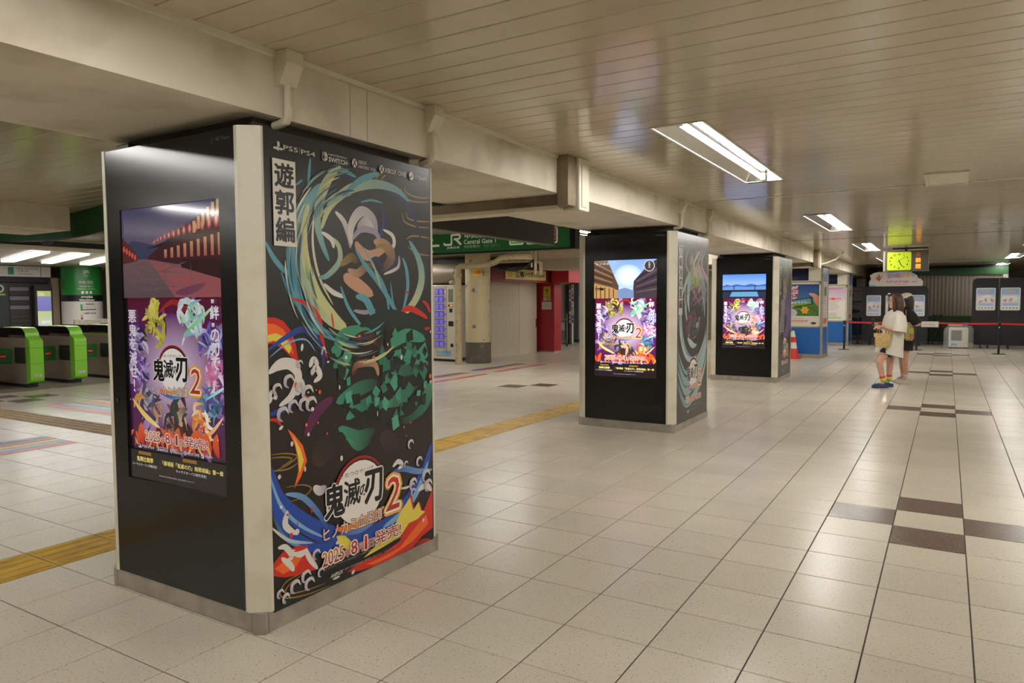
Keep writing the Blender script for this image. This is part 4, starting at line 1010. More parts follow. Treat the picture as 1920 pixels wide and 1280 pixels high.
# ------------------------------------------------------------------ blue notice kiosks further down the row
M_blue = mat('kiosk_blue', (28, 96, 172), 0.35); M_bluegrey = mat('kiosk_pale_blue', (104, 132, 172), 0.35); M_kw = mat('kiosk_white', (214, 208, 192), 0.45)
M_navy = mat('kiosk_display', (24, 28, 70), 0.15, noise=(6, (14, 14, 40), .4, .7, 4))
def kiosk(yf, label, art, d=1.0):
    x0, x1 = -3.86, -2.76
    t = thing('notice_kiosk', label, 'kiosk', ((x0+x1)/2, yf+d/2, 0), group='blue notice kiosks')
    MB().box(x0+.04, x1-.04, yf+.04, yf+d-.04, .0, ZS-.002).build('core', M_kw, t)
    MB().cbox(x0-.005, x1+.005, yf-.005, yf+d+.005, 0, .10, .004).build('plinth', M_steel, t)
    for px in (x0, x1-.055):
        for py in (yf, yf+d-.055): MB().cbox(px, px+.055, py, py+.055, .10, ZS-.002, .006).build('corner_post', M_steel, t)
    MB().cbox(x0+.055, x1-.055, yf+.012, yf+.04, .10, .79, .002).build('lower_panel', M_blue, t)
    MB().cbox(x1-.04, x1-.012, yf+.055, yf+d-.055, .10, .79, .002).build('lower_panel', M_blue, t)
    MB().cbox(x0+.055, x1-.055, yf+.005, yf+.04, .79, .82, .002).build('rail', M_steel, t)
    MB().cbox(x0+.055, x1-.055, yf+.005, yf+.04, 1.98, 2.01, .002).build('rail', M_steel, t)
    MB().cbox(x1-.04, x1-.005, yf+.055, yf+d-.055, .79, .82, .002).build('rail', M_steel, t)
    MB().cbox(x1-.04, x1-.012, yf+.055, yf+d-.055, 2.0, ZS-.01, .002).build('upper_panel', M_bluegrey, t)
    MB().cbox(x1-.04, x1-.012, yf+.055, yf+d-.055, .82, 2.0, .002).build('side_board', M_kw, t)
    MB().cbox(x0+.055, x1-.055, yf+.012, yf+.04, 2.01, ZS-.01, .002).build('upper_panel', M_kw, t)
    MB().cbox(x0+.1, x1-.36, yf+.004, yf+.014, 2.03, 2.35, .002).build('display', M_navy, t)
    fr = MB(); a, b = x0+.06, x1-.06
    for q in ((a, a+.035, .82, 1.98), (b-.035, b, .82, 1.98), (a, b, .82, .85), (a, b, 1.93, 1.98)): fr.box(q[0], q[1], yf+.0, yf+.03, q[2], q[3])
    fr.build('poster_frame', M_white, t)
    pr = Print((a+.035, yf+.02, .85), (1, 0, 0), (0, 0, 1), clip=(0, 0, b-a-.07, 1.08)); art(pr, b-a-.07, 1.08)
    pr.build('poster', M_post, t)
    pr = Print((x1-.0115, yf+.08, .84), (0, 1, 0), (0, 0, 1)); pr.rect(.0, .0, .82, 1.14, (216, 210, 200))
    for i in range(9): pr.rect(.08, .25+.08*i, .08+.6*random.uniform(.5, 1), .28+.08*i, (170, 164, 160))
    pr.rect(.1, .06, .7, .2, (190, 110, 90)); pr.rect(.25, .78, .60, 1.02, (110, 104, 100)); pr.build('notice', M_post, t)
    return t
def art_flowers(pr, w, h):
    rnd = random.Random(2); pr.rect(0, 0, w, h, (224, 216, 206)); b = .25
    pr.rect(0, .62, w, h, (70, 120, 170), (34, 66, 140)); pr.rect(0, b, w, .62, (60, 96, 44), (90, 130, 70))
    pr.poly([(w*.6, .66), (w*.85, .82), (w, .90), (w, .6), (w*.5, .6)], (58, 92, 70))
    pr.stroke([(0, .66), (w*.5, .68), (w, .64)], .1, (60, 110, 150), (90, 140, 160), even=True)
    for _ in range(70): pr.ell(rnd.uniform(0, w*.42), rnd.uniform(.66, 1.05), .035, .028, rnd.choice([(226, 170, 180), (196, 110, 130), (236, 206, 206), (150, 90, 80)]), 7)
    for _ in range(60): pr.stroke([(rnd.uniform(0, w), b+rnd.uniform(0, .3)), (rnd.uniform(0, w), b+rnd.uniform(0, .3))], .02, rnd.choice([(70, 120, 50), (110, 150, 60), (50, 84, 40)]), sub=2)
    pr.poly([(.10, .66), (w*.80, .74), (w*.84, .55), (.16, .46)], (36, 36, 40)); pr.poly([(.14, .64), (w*.77, .715), (w*.80, .565), (.18, .485)], (96, 150, 190))
    pr.poly([(.17, .55), (w*.79, .62), (w*.80, .565), (.18, .485)], (130, 170, 60)); pr.text('あかちゃん', .22, .56, .06, (240, 240, 236), w=.4, rot=.08, bold=.03)
    pr.stroke([(w*.72, .84), (w*.9, .76), (w*.95, .62), (w, .5)], .14, (214, 160, 130), (190, 120, 96)); pr.stroke([(0, .42), (.14, .48), (.3, .50)], .07, (220, 176, 150)); pr.ell(.18, .33, .20, .12, (196, 200, 208), 18)
    for i in range(6):
        a = i*1.047; pr.stroke([(w*.62, .40), (w*.62+.06*math.cos(a), .40+.06*math.sin(a)), (w*.62+.11*math.cos(a), .40+.11*math.sin(a))], .06, (240, 196, 40), (226, 160, 30))
    pr.ell(w*.62, .40, .03, .03, (210, 130, 20), 10); pr.rect(0, 0, w, b, (222, 216, 206))
    for i in range(3): pr.rect(.06, .17-.05*i, w*.6, .185-.05*i, (190, 160, 120))
    pr.poly([(w*.2, .11), (w*.66, .11), (w*.66, .09), (w*.72, .12), (w*.66, .15), (w*.66, .13), (w*.2, .13)], (206, 120, 90)); pr.ell(w*.86, .06, .07, .035, (110, 50, 50), 12)
def art_notice(pr, w, h):
    pr.rect(0, 0, w, h, (232, 226, 220)); pr.rect(0, .62, w, h, (226, 216, 224), (206, 176, 206)); pr.rect(.03, 1.02, w*.9, 1.045, (206, 110, 150))
    pr.rect(0, .3, w*.26, .62, (214, 150, 190), (80, 150, 196)); pr.rect(0, .28, w*.1, .5, (50, 50, 70)); pr.poly(rrect(w*.36, .66, w*.85, .74, .03), (236, 160, 160)); pr.text('重要', w*.52, .675, .05, (200, 50, 60), bold=.04)
    for i in range(7): pr.rect(w*.34, .60-.045*i, w*.34+w*.5*random.uniform(.7, 1), .612-.045*i, (176, 168, 160))
    for i in range(4): pr.rect(.05, .22-.035*i, w*.7, .232-.035*i, (160, 156, 150))
    pr.rect(w*.15, .05, w*.85, .085, (150, 196, 110)); pr.rect(.02, .05, .1, .08, (30, 30, 30))
def art_red(pr, w, h):
    pr.rect(0, 0, w, h, (226, 222, 216)); pr.text('重要お知らせ', .1, .98, .07, (190, 40, 60), w=w-.2, bold=.05); pr.ell(w*.5, .84, .09, .08, (180, 40, 70), 16); pr.ell(w*.5, .84, .05, .045, (226, 222, 216), 14)
    pr.rect(.05, .56, w-.05, .60, (50, 50, 120)); pr.text('ご利用案内', .1, .46, .06, (196, 60, 80), w=w-.25, bold=.04); pr.rect(0, 0, w, .22, (196, 200, 206)); pr.ell(w*.65, .20, .2, .08, (50, 60, 140), 16)
    for i in range(4): pr.rect(.1, .42-.045*i, w-.15, .43-.045*i, (190, 170, 170))
kiosk(20.1, 'blue and white notice kiosk with a poster of flowers and hands', art_flowers)
kiosk(25.86, 'blue and white notice kiosk behind the rope stand, plain text poster', art_notice)
kiosk(31.7, 'farthest notice kiosk with red lettered poster beside the black partition', art_red)
# traffic cone between pillar and kiosk
t = thing('traffic_cone', 'red and white traffic cone squeezed between third pillar and blue kiosk', 'cone', (-3.42, 19.75, 0))
M_cone = mat('cone_red', (206, 46, 38), 0.45); M_conew = mat('cone_white', (220, 214, 204), 0.45)
MB().cbox(-3.60, -3.24, 19.57, 19.93, 0, .03, .008).build('base', M_cone, t)
MB().lathe([(.15, .03), (.125, .16), (.105, .26)], -3.42, 19.75, 20).build('body', M_cone, t, smooth=True)
MB().lathe([(.106, .26), (.085, .42)], -3.42, 19.75, 20).build('white_band', M_conew, t, smooth=True)
MB().lathe([(.086, .42), (.068, .56)], -3.42, 19.75, 20).build('body', M_cone, t, smooth=True)
MB().lathe([(.069, .56), (.045, .68), (.03, .72)], -3.42, 19.75, 20).build('white_band', M_conew, t, smooth=True)

# ------------------------------------------------------------------ far end: rope line, partitions, shutter
M_belt = mat('belt_red', (196, 22, 40), 0.55)
def rope_post(x, y, label):
    t = thing('rope_post', label, 'barrier post', (x, y, 0), group='belt barrier posts')
    MB().lathe([(.165, 0), (.165, .008), (.15, .014), (.03, .02)], 0, 0, 24).local('base', M_blackm, t, smooth=True)
    MB().tube([(0, 0, .015), (0, 0, .80)], .03, 14).local('pole', M_blackm, t, smooth=True)
    MB().lathe([(.036, .79), (.04, .80), (.04, .87), (.03, .885)], 0, 0, 16).local('head', M_blackm, t, smooth=True)
    MB().cbox(-.012, .012, -.05, -.035, .72, .76, .003).local('clip', M_conew, t)
rope_post(-2.66, 23.9, 'black belt post in front of the second blue kiosk')
rope_post(-2.59, 26.95, 'black belt post beside the partition with the cloud banner')
rope_post(-.76, 24.6, 'black belt post just behind the woman in black')
rope_post(1.24, 23.75, 'black belt post before the wide black partition')
rope_post(3.3, 23.9, 'black belt post beyond the picture edge, end of the red belt')
def belt(a, b, label):
    (x0, y0), (x1, y1) = a, b; d = Vector((x1-x0, y1-y0, 0)).normalized(); n = Vector((-d.y, d.x, 0))*.0012
    t = thing('barrier_belt', label, 'belt', ((x0+x1)/2, (y0+y1)/2, .8), group='red barrier belts'); m = MB(); pts = []
    for i in range(9):
        q = i/8; sag = -.02*math.sin(math.pi*q); pts.append((x0+d.x*.04+(x1-x0-d.x*.08)*q, y0+d.y*.04+(y1-y0-d.y*.08)*q, sag))
    for i in range(8):
        (ax, ay, az), (bx, by, bz) = pts[i], pts[i+1]
        m.add([(ax+s*n.x, ay+s*n.y, zz+(az if k == 0 else bz)) if k == 0 else (bx+s*n.x, by+s*n.y, zz+bz) for s in (-1, 1) for k in (0, 1) for zz in (.812, .862)],
              [(0, 2, 3, 1), (4, 5, 7, 6), (1, 3, 7, 5), (0, 4, 6, 2)])
    m.build('webbing', M_belt, t)
belt((-2.66, 23.9), (-.76, 24.6), 'red barrier belt stretched behind the two women')
belt((-.76, 24.6), (1.24, 23.75), 'red barrier belt with a white sheet, before the grey shutter')
belt((1.24, 23.75), (3.3, 23.9), 'red barrier belt before the wide black partition')
t = thing('belt_notice', 'white notice sheet hung over the red belt', 'notice', (-.42, 24.42, .74))
MB().cbox(-.64, -.20, 24.36, 24.40, .70, .865, .003).build('sheet', M_conew, t); pr = Print((-.64, 24.3595, .70), (1, 0, 0), (0, 0, 1)); pr.text('立入禁止', .08, .055, .05, (200, 90, 90), w=.28); pr.build('print', M_sign, t)

M_part = mat('partition_felt', (30, 31, 34), 0.7)
def partition(x0, x1, y, z0, z1, label, round_=(1, 1)):
    t = thing('black_partition', label, 'partition', ((x0+x1)/2, y, 0), group='black rolling partitions')
    r = .14; pts = []
    for cx, cz, a, k in ((x1-r, z1-r, 0, round_[1]), (x0+r, z1-r, 90, round_[0]), (x0+r, z0+r, 180, round_[0]), (x1-r, z0+r, 270, round_[1])):
        if k: pts += [(cx+r*math.cos(math.radians(a+15*i)), cz+r*math.sin(math.radians(a+15*i))) for i in range(7)]
        else: pts.append((cx+(r if a in (0, 270) else -r), cz+(r if a in (0, 90) else -r)))
    MB().prism(pts, 'y', y-.025, y+.025).build('board', M_part, t)
    for x in (x0+.25, x1-.25):
        f = MB().box(x-.02, x+.02, y-.28, y+.28, .06, .09); f.box(x-.018, x+.018, y-.018, y+.018, .08, z0+.02); o = f.build('foot', M_blackm, t)
        for s in (-.26, .26): MB().tube([(x-.018, y+s, .031), (x+.018, y+s, .031)], .031, 12).build('caster', M_darkgrey, o)
    return t
partition(-2.45, -.52, 26.8, .12, 1.95, 'black rolling partition under the white cloud banner')
partition(.66, 1.345, 26.45, .10, 2.16, 'tall black partition next to the boxed machine, rounded corner', (1, 0))
partition(1.355, 2.6, 26.45, .10, 2.16, 'tall black partition cut off by the picture edge', (0, 1))
def event_poster(x0, z0, w, h, y, label, seed):
    rnd = random.Random(seed)
    t = thing('event_poster', label, 'poster', (x0+w/2, y, z0), group='white event posters on black partitions')
    MB().prism(rrect(x0, z0, x0+w, z0+h, .04), 'y', y-.012, y).build('board', M_conew, t)
    pr = Print((x0, y-.0125, z0), (1, 0, 0), (0, 0, 1)); pr.poly(rrect(.02, .02, w-.02, h-.02, .03), (222, 224, 228)); pr.poly(rrect(.025, h*.72, w-.025, h-.025, .03), (140, 182, 226)); pr.rect(.025, h*.6, w-.025, h*.76, (222, 224, 228), (140, 182, 226))
    for _ in range(9): pr.ell(rnd.uniform(.1, w-.1), rnd.uniform(h*.36, h*.66), rnd.uniform(.05, .09), rnd.uniform(.03, .05), (234, 234, 236), 12)
    pr.text('どれみ', w*.25, h*.80, h*.09, (230, 170, 120), w=w*.5, bold=.06); pr.text('POP UP STORE', w*.2, h*.72, h*.05, (216, 130, 180), w=w*.6, bold=.03)
    for i in range(3 if seed % 2 else 2): brush_cloud(pr, w*(.25+.28*i), h*(.46 if i else .40), .07, [(190, 90, 120), (226, 180, 170), (210, 170, 120), (150, 90, 140)], 8, rnd)
    pr.rect(.05, h*.22, w-.05, h*.34, (150, 186, 226), (196, 210, 230))
    for i in range(5): pr.ell(.08+(w-.16)*i/4, h*.10, .014, .022, (90, 80, 100), 8)
    pr.build('print', M_post, t)
event_poster(-2.32, .97, .44, .69, 26.772, 'white event poster on the partition, beside the woman in white', 1)
event_poster(-1.75, .97, .46, .69, 26.772, 'white event poster half hidden behind the two women', 4)
event_poster(-1.10, .97, .485, .69, 26.772, 'white event poster beside the black sleeved woman, under the cloud banner', 2)
event_poster(.76, 1.17, .50, .69, 26.422, 'white event poster on the tall partition above the boxed machine', 3)
event_poster(1.385, 1.17, .50, .69, 26.422, 'white event poster on the partition at the picture edge', 6)
t = thing('cloud_banner', 'white cloud shaped pop up store banner on top of black partition', 'banner', (-1.45, 26.8, 1.95))
out = [(-2.24, 1.955), (-.70, 1.955), (-.68, 2.10), (-.75, 2.18), (-.84, 2.22), (-.86, 2.31), (-.96, 2.34), (-1.02, 2.42), (-1.3, 2.43), (-1.6, 2.41), (-1.75, 2.43), (-2.0, 2.43), (-2.12, 2.40), (-2.24, 2.32), (-2.20, 2.20), (-2.26, 2.1)]
MB().prism(out, 'y', 26.79, 26.81).build('board', M_conew, t)
pr = Print((-2.26, 26.7895, 1.955), (1, 0, 0), (0, 0, 1))
pr.poly([(.55, .24), (.75, .30), (.9, .26), (1.1, .33), (1.3, .30), (1.36, .38), (1.25, .44), (.9, .455), (.55, .44)], (150, 190, 226)); brush_cloud(pr, .28, .26, .14, [(190, 60, 96), (226, 170, 150), (120, 40, 70), (236, 200, 180)], 12, random.Random(9))
pr.text('おジャ魔女', .56, .28, .12, (210, 110, 176), w=.36, bold=.05); pr.text('どれみ', .94, .29, .13, (240, 170, 70), w=.32, bold=.06)
pr.text('POP UP STORE', .52, .115, .06, (206, 90, 170), w=.64, bold=.04); pr.text('in 東京', 1.2, .115, .05, (206, 90, 170), w=.2, bold=.03); pr.rect(.75, .05, 1.15, .07, (226, 150, 196)); pr.rect(.0, .0, .22, .04, (130, 190, 236))
pr.build('print', M_post, t)

# grey shutter in its green frame
M_shut = mat('shutter_grey', (150, 140, 126), 0.45); M_dkgreen = mat('frame_green', (34, 74, 40), 0.4)
sh = MB(); n = 60; xs = [-1.9+3.5*i/n for i in range(n+1)]
for i in range(n):
    a = 0.0 if i % 2 else .012; b = .012 if i % 2 else 0.0
    sh.add([(xs[i], 29.6-a, .93), (xs[i+1], 29.6-b, .93), (xs[i+1], 29.6-b, 2.36), (xs[i], 29.6-a, 2.36)], [(0, 1, 2, 3)])
t = thing('roller_shutter', 'grey corrugated shutter in a dark green frame behind the red belt', 'shutter', (-.1, 29.6, 0))
sh.build('curtain', M_shut, t)
MB().box(-2.2, 1.75, 29.5, 29.7, 2.36, 2.60).build('header', M_dkgreen, t); MB().box(-2.2, 1.75, 29.52, 29.7, 0, .93).build('lower_panel', M_dkgreen, t)
MB().box(1.6, 1.75, 29.5, 29.7, .93, 2.36).build('jamb', M_shut, t); MB().box(-2.2, 1.75, 29.55, 29.75, 2.6, 2.68).build('top_slot', M_blackm, t)
struct('wall_shutter', MB().box(-2.2, 1.75, 29.75, 36, 0, 2.8), M_wall)

# packed machine, roll, stands
t = thing('boxed_machine', 'pale appliance with dark grille wrapped in clear plastic', 'machine', (.33, 26.2, 0))
MB().cbox(.06, .58, 26.0, 26.42, .03, .64, .02).build('casing', mat('appliance_white', (206, 202, 190), 0.4), t)
MB().cbox(.13, .41, 25.985, 26.0, .24, .56, .006).build('grille', mat('appliance_grille', (96, 92, 88), 0.5), t)
for i in range(7): MB().box(.14, .40, 25.978, 25.986, .27+.04*i, .275+.04*i).build('grille_slat', M_darkgrey, t)
MB().box(.13, .29, 25.994, 25.999, .08, .15).build('label_plate', mat('label_blue', (110, 160, 206), 0.4), t)
for x in (.12, .52): MB().tube([(x-.015, 26.05, .02), (x+.015, 26.05, .02)], .02, 10).build('caster', M_blackm, t)
wr = MB(); rr = random.Random(4); rings = []
for i in range(7):
    z = .03+.66*i/6; rings.append((.33+rr.uniform(-.01, .02), 26.21, z, .40 if i < 6 else .33, .32 if i < 6 else .26))
wr.loft(rings, 14)
M_wrap = bpy.data.materials.new('plastic_wrap'); M_wrap.use_nodes = True; _t = M_wrap.node_tree; _b = _t.nodes['Principled BSDF']
_b.inputs['Base Color'].default_value = (.85, .86, .86, 1); _b.inputs['Roughness'].default_value = .15; _b.inputs['Alpha'].default_value = .22
wr.build('plastic_wrap', M_wrap, t)
t = thing('paper_roll', 'blue and white roll lying across the plastic wrapped machine', 'roll', (.35, 26.1, .72))
MB().tube([(.05, 26.1, .74), (.42, 26.05, .74)], .045, 14).build('paper', M_conew, t, smooth=True); MB().tube([(.42, 26.05, .745), (.56, 26.03, .745)], .05, 14).build('wrapper', mat('roll_blue', (120, 176, 220), 0.4), t, smooth=True)
for n, (x, y) in enumerate(((-.34, 27.6), (-.17, 27.9))):
    t = thing('tripod_stand', ('black tripod stand behind the belt notice', 'second black tripod stand, nearer the boxed machine')[n], 'stand', (x, y, 0), group='black tripod stands')
    MB().tube([(0, 0, .25), (0, 0, .98)], .014, 10).local('pole', M_blackm, t); MB().cbox(-.07, .07, -.02, .02, .97, 1.0, .004).local('top_bar', M_blackm, t)
    for k in range(3):
        a = 2.1*k+.4; MB().tube([(0, 0, .5), (.3*math.cos(a), .3*math.sin(a), .01)], .012, 8).local('leg', M_blackm, t)
t = thing('folding_table', 'dark folding table standing behind the red belt', 'table', (-.1, 28.3, 0))
MB().cbox(-.55, .45, 28.0, 28.6, .56, .60, .005).build('tabletop', M_darkgrey, t)
for x in (-.5, .4):
    for y in (28.05, 28.55): MB().tube([(x, y, 0), (x, y, .56)], .015, 8).build('leg', M_blackm, t)
# ------------------------------------------------------------------ side hall: coloured guide stripes on the floor
GUIDE = [((66, 66, 140), 'blue'), ((158, 92, 62), 'brown'), ((222, 176, 62), 'orange'), ((120, 178, 214), 'sky'), ((200, 44, 56), 'red')]
GM = [mat('guide_%s' % n, c, 0.35) for c, n in GUIDE]
def guide_y(x0, x1, y0, y1, label, sh=0.0):
    t = thing('floor_guide', label, 'floor marking', ((x0+x1)/2, (y0+y1)/2, 0), group='coloured guide stripes'); w = (x1-x0)/5
    for i in range(5):
        a, b = x0+w*i+.012, x0+w*(i+1)-.012
        o = MB().box(a, b, y0, y1, .0004, .0022).build('stripe', GM[i], t)
        pr = Print((a, y0, .0023), (0, 1, 0), (-1, 0, 0))
        if i in (1, 2, 4) and w > .1: pr.text(('中央口', '中央線', '山手線')[i % 3], (y1-y0)*.45, -(b-a)*.85, (b-a)*.6, (230, 222, 206)); pr.build('print', M_sign, o)
guide_y(-8.90, -8.14, 2.2, 4.18, 'coloured guide stripes on the floor in the picture corner, left of the big pillar')
guide_y(-8.95, -8.19, 10.1, 12.53, 'coloured guide stripes on the floor just past the big pillar')
guide_y(-9.03, -8.24, 13.05, 15.12, 'coloured guide stripes on the floor before the white shop shutter')
t = thing('floor_guide', 'coloured guide stripes running towards the ticket gates', 'floor marking', (-10.5, 5.9, 0), group='coloured guide stripes')
for i in range(5):
    c = GM[(4, 3, 1, 2, 0)[i]]; y0 = 5.47+.205*i
    MB().prism([(-11.55, y0), (-9.2, y0), (-9.2, y0+.15), (-11.4, y0+.15)], 'z', .0004, .0022).build('stripe', c, t)

# ------------------------------------------------------------------ ticket gates
M_gsteel = mat('gate_steel', (160, 146, 132), 0.35, metal=0.15); M_gglass = mat('gate_dark_glass', (34, 22, 28), 0.08, spec=0.6)
M_glime = mat('gate_lime', (134, 208, 56), 0.3); M_gflap = mat('flap_green', (34, 140, 62), 0.4); M_gbase = mat('gate_base', (44, 44, 44), 0.6)
M_noentry = mat('no_entry_red', (196, 30, 34), 0.4)
def arc_pts(cx, cz, r, a0, a1, n=7): return [(cx+r*math.cos(math.radians(a0+(a1-a0)*i/n)), cz+r*math.sin(math.radians(a0+(a1-a0)*i/n))) for i in range(n+1)]
def gate(x, y, label, lime_end=True):
    """x = front end, y = near side; body runs to -X"""
    w = .22; L = 2.1; t = thing('ticket_gate', label, 'ticket gate', (x-L/2, y+w/2, 0), group='automatic ticket gates')
    MB().box(x-L, x-.12, y+.02, y+w-.02, 0, .06).build('base', M_gbase, t)
    MB().prism([(x-L, .06), (x-.14, .06)]+arc_pts(x-.14, .12, .06, -90, 0, 3)+[(x-.08, .90), (x-L, .90)], 'y', y, y+w).build('body', M_gsteel, t)
    MB().prism([(x-L, .90), (x-.08, .90)]+arc_pts(x-.26, .90, .18, 0, 90, 6)+[(x-L+.16, 1.08), (x-L, .94)], 'y', y+.004, y+w-.004).build('reader_top', M_gglass, t)
    ed = arc_pts(x-.26, .90, .195, 0, 90, 6); ed2 = arc_pts(x-.26, .90, .18, 90, 0, 6)
    MB().prism([(x-.065, .86)]+ed+[(x-.9, 1.095), (x-.9, 1.08)]+ed2+[(x-.08, .86)], 'y', y-.006, y+w+.006).build('edge_trim', M_glime, t)
    if lime_end:
        pr_ = [(x-.09, .07)]+arc_pts(x-.02, .16, .075, -90, 0, 4)+[(x+.06, .78)]+arc_pts(x-.01, .82, .07, 0, 80, 4)+[(x-.06, .93), (x-.09, .90)]
        MB().prism(pr_, 'y', y-.004, y+w+.004).build('end_cover', M_glime, t)
        for z in (.44, .72): MB().box(x+.05, x+.062, y+.0, y+w, z, z+.004).build('joint', mat('gate_joint', (60, 104, 26), .5), t)
        MB().box(x+.0605, x+.0625, y+.05, y+w-.04, .20, .245).build('number_plate', M_conew, t)
        pr = Print((x+.063, y+.06, .205), (0, 1, 0), (0, 0, 1)); pr.text('1-%d' % (20+int(y)), .0, .008, .02, (40, 40, 40), w=.08); pr.build('plate_number', M_sign, t)
    else:
        MB().box(x-L, x, y-.004, y+w+.004, .90, .92).build('lime_line', M_glime, t)
    MB().cbox(x-.47, x-.12, y-.02, y+.0, .44, .73, .006).build('flap_housing', M_gbase, t)
    for s, (ya, yb) in enumerate(((y-.30, y-.02), (y+w+.02, y+w+.30))):
        f = MB().cbox(x-.62, x-.585, ya, yb, .43, .70, .012).build('flap', M_gflap, t)
        yc = (ya+yb)/2; MB().tube([(x-.5848, yc, .565), (x-.5835, yc, .565)], .062, 18).build('no_entry_mark', M_noentry, f); MB().box(x-.5834, x-.5826, yc-.045, yc+.045, .553, .577).build('no_entry_bar', M_conew, f)
gate(-14.2, 5.68, 'lime green ticket gate at the picture edge, mostly cut off')
gate(-14.2, 6.50, 'lime green ended ticket gate nearest the curved green band')
gate(-14.25, 7.30, 'lime green ended ticket gate in the middle of the row')
gate(-14.3, 8.12, 'ticket gate half hidden behind the big black pillar', False)
gate(-14.3, 8.94, 'ticket gate wholly behind the big black pillar', False)

# hall behind the gates
M_lightbar = mat('light_bar', (255, 250, 240), 0.5); _b = M_lightbar.node_tree.nodes['Principled BSDF']; _b.inputs['Emission Color'].default_value = TUBE_COLOR+(1,); _b.inputs['Emission Strength'].default_value = 14.0
for n, (a, b) in enumerate((((-16.9, 8.1), (-21.4, 9.38)), ((-16.9, 8.95), (-21.3, 10.32)), ((-16.9, 9.9), (-21.3, 11.35)), ((-16.9, 7.0), (-21.4, 8.2)), ((-16.9, 11.0), (-21.3, 12.4)))):
    d = Vector((b[0]-a[0], b[1]-a[1], 0)); ln = d.length; ang = math.atan2(d.y, d.x)
    t = thing('light_bar', ('long white light bar above the gates, beside the curved green band', 'long white light bar above the middle gate', 'long white light bar half hidden by the big pillar', 'light bar above the gates outside the picture', 'light bar above the gates behind the big pillar')[n], 'light', (a[0], a[1], ZC), ang, group='light bars above the gates')
    MB().cbox(0, ln, -.14, .14, -.05, -.001, .006).local('diffuser', M_lightbar, t); MB().box(-.01, ln+.01, -.155, .155, -.012, -.0005).local('frame', M_darkgrey, t)
t = thing('round_sign_pillar', 'round pillar clad in green and white with railway gate lettering', 'pillar', (-23.55, 12.4, 0))
def cyl(z0, z1, r, m, name): MB().lathe([(r, z0), (r, z1)], -23.55, 12.4, 40).build(name, m, t, smooth=True)
cyl(0, 1.59, .57, mat('pillar_white', (208, 204, 196), .35), 'white_cladding'); cyl(1.59, 1.79, .572, M_blackm, 'black_band'); cyl(1.79, ZC-.001, .57, mat('pillar_green', (44, 128, 56), .3), 'green_cladding')
def on_pillar(txts, r=.574):
    # lettering wrapped round the pillar
    v = []; f = []; c = []
    for s, deg, z, h, w, col_ in [q for q in txts for _ in (0, 1, 2)]:
        r += .0002; deg += (-.35, 0, .35)[len(c) % 3]
        vs, fs, a0, a1, b0, b1 = text_geo(s); sy = h/(b1-b0); sx = w/(a1-a0); o = len(v)
        for (x, y) in vs:
            an = math.radians(deg)+((x-(a0+a1)/2)*sx)/r; v.append((r*math.cos(an), r*math.sin(an), z+(y-b0)*sy)); c.append(lin(col_))
        f += [tuple(q+o for q in p) for p in fs]
    me = bpy.data.meshes.new('wrapped_print'); me.from_pydata(v, [], f); me.materials.append(M_sign); at = me.color_attributes.new('Col', 'FLOAT_COLOR', 'POINT'); at.data.foreach_set('color', np.array(c, dtype=np.float32).ravel())
    obj('wrapped_print', me, t)['kind'] = 'stuff'
W_ = (226, 226, 220); K_ = (40, 40, 40); base_ = math.degrees(math.atan2(-12.4, 23.55))
b0_ = base_+14
on_pillar([('JR', b0_, 2.43, .13, .19, W_), ('東日本', b0_, 2.37, .03, .12, W_), ('中央1改札', b0_, 2.13, .11, .42, W_), ('Central Gate 1', b0_, 2.03, .07, .38, W_), ('中央检票口1 중앙 개찰구1', b0_, 1.95, .05, .52, (160, 196, 150)), ('■ ■ ■', b0_, 1.83, .08, .30, W_),
           ('のりば案内', b0_, 1.69, .075, .32, W_), ('Platform Information', b0_, 1.61, .055, .42, W_), ('1 湘南新宿', b0_+6, 1.48, .05, .30, K_), ('特急 成田エクスプレス', b0_+6, 1.40, .035, .40, K_), ('東海道線 横須賀線', b0_+6, 1.32, .035, .40, K_), ('2 埼京線 りんかい線', b0_+6, 1.20, .04, .36, K_), ('■', b0_-16, 1.30, .20, .05, (60, 150, 80)), ('■', b0_-16, 1.10, .07, .05, (230, 140, 60)), ('■', b0_-16, 1.02, .07, .05, (60, 80, 170)), ('―', b0_+2, .97, .008, .55, K_)])
t = thing('shop_signboard', 'long white railway line signboard above the dark shop entrance', 'sign', (-24.0, 10.0, 2.34))
MB().cbox(-24.1, -24.0, 7.0, 11.72, 2.345, 2.665, .004).build('board', mat('signboard_white', (212, 208, 198), .4), t)
pr = Print((-23.999, 7.0, 2.345), (0, 1, 0), (0, 0, 1))
for i, (s, u, v, h) in enumerate((('私鉄線 地下鉄線 乗換案内', 2.2, .22, .06), ('小田急線 京王線', 2.2, .13, .06), ('Transfer for Odakyu and Keio Lines', 2.2, .05, .045), ('山手線 渋谷 品川方面', 3.75, .22, .06), ('中央線 高尾', 3.8, .15, .05), ('Yamanote Line', 3.8, .07, .045))): pr.text(s, u, v, h, (50, 50, 50))
pr.rect(3.52, .06, 3.68, .28, (40, 140, 110)); pr.rect(4.42, .02, 4.44, .30, (90, 90, 90)); pr.build('print', M_sign, t)
M_brown = mat('wall_brown', (150, 132, 108), .5); M_shopdark = mat('shop_dark', (50, 46, 44), .5)
struct('wall_left', MB().box(-26.2, -26, -5, 36, 0, 2.8), mat('wall_dim', (120, 112, 100), .6))
t = thing('closed_shop', 'dark closed shop front with slatted shutter behind the gates', 'shop front', (-24.2, 10, 0))
MB().box(-24.4, -24.2, 6.0, 11.72, 0, 2.33).build('back_panel', M_shopdark, t); MB().box(-24.25, -24.05, 6.0, 11.72, 2.18, 2.33).build('lintel', M_blackm, t); MB().box(-24.3, -24.0, 11.72, 11.95, 0, 2.33).build('jamb', M_brown, t)
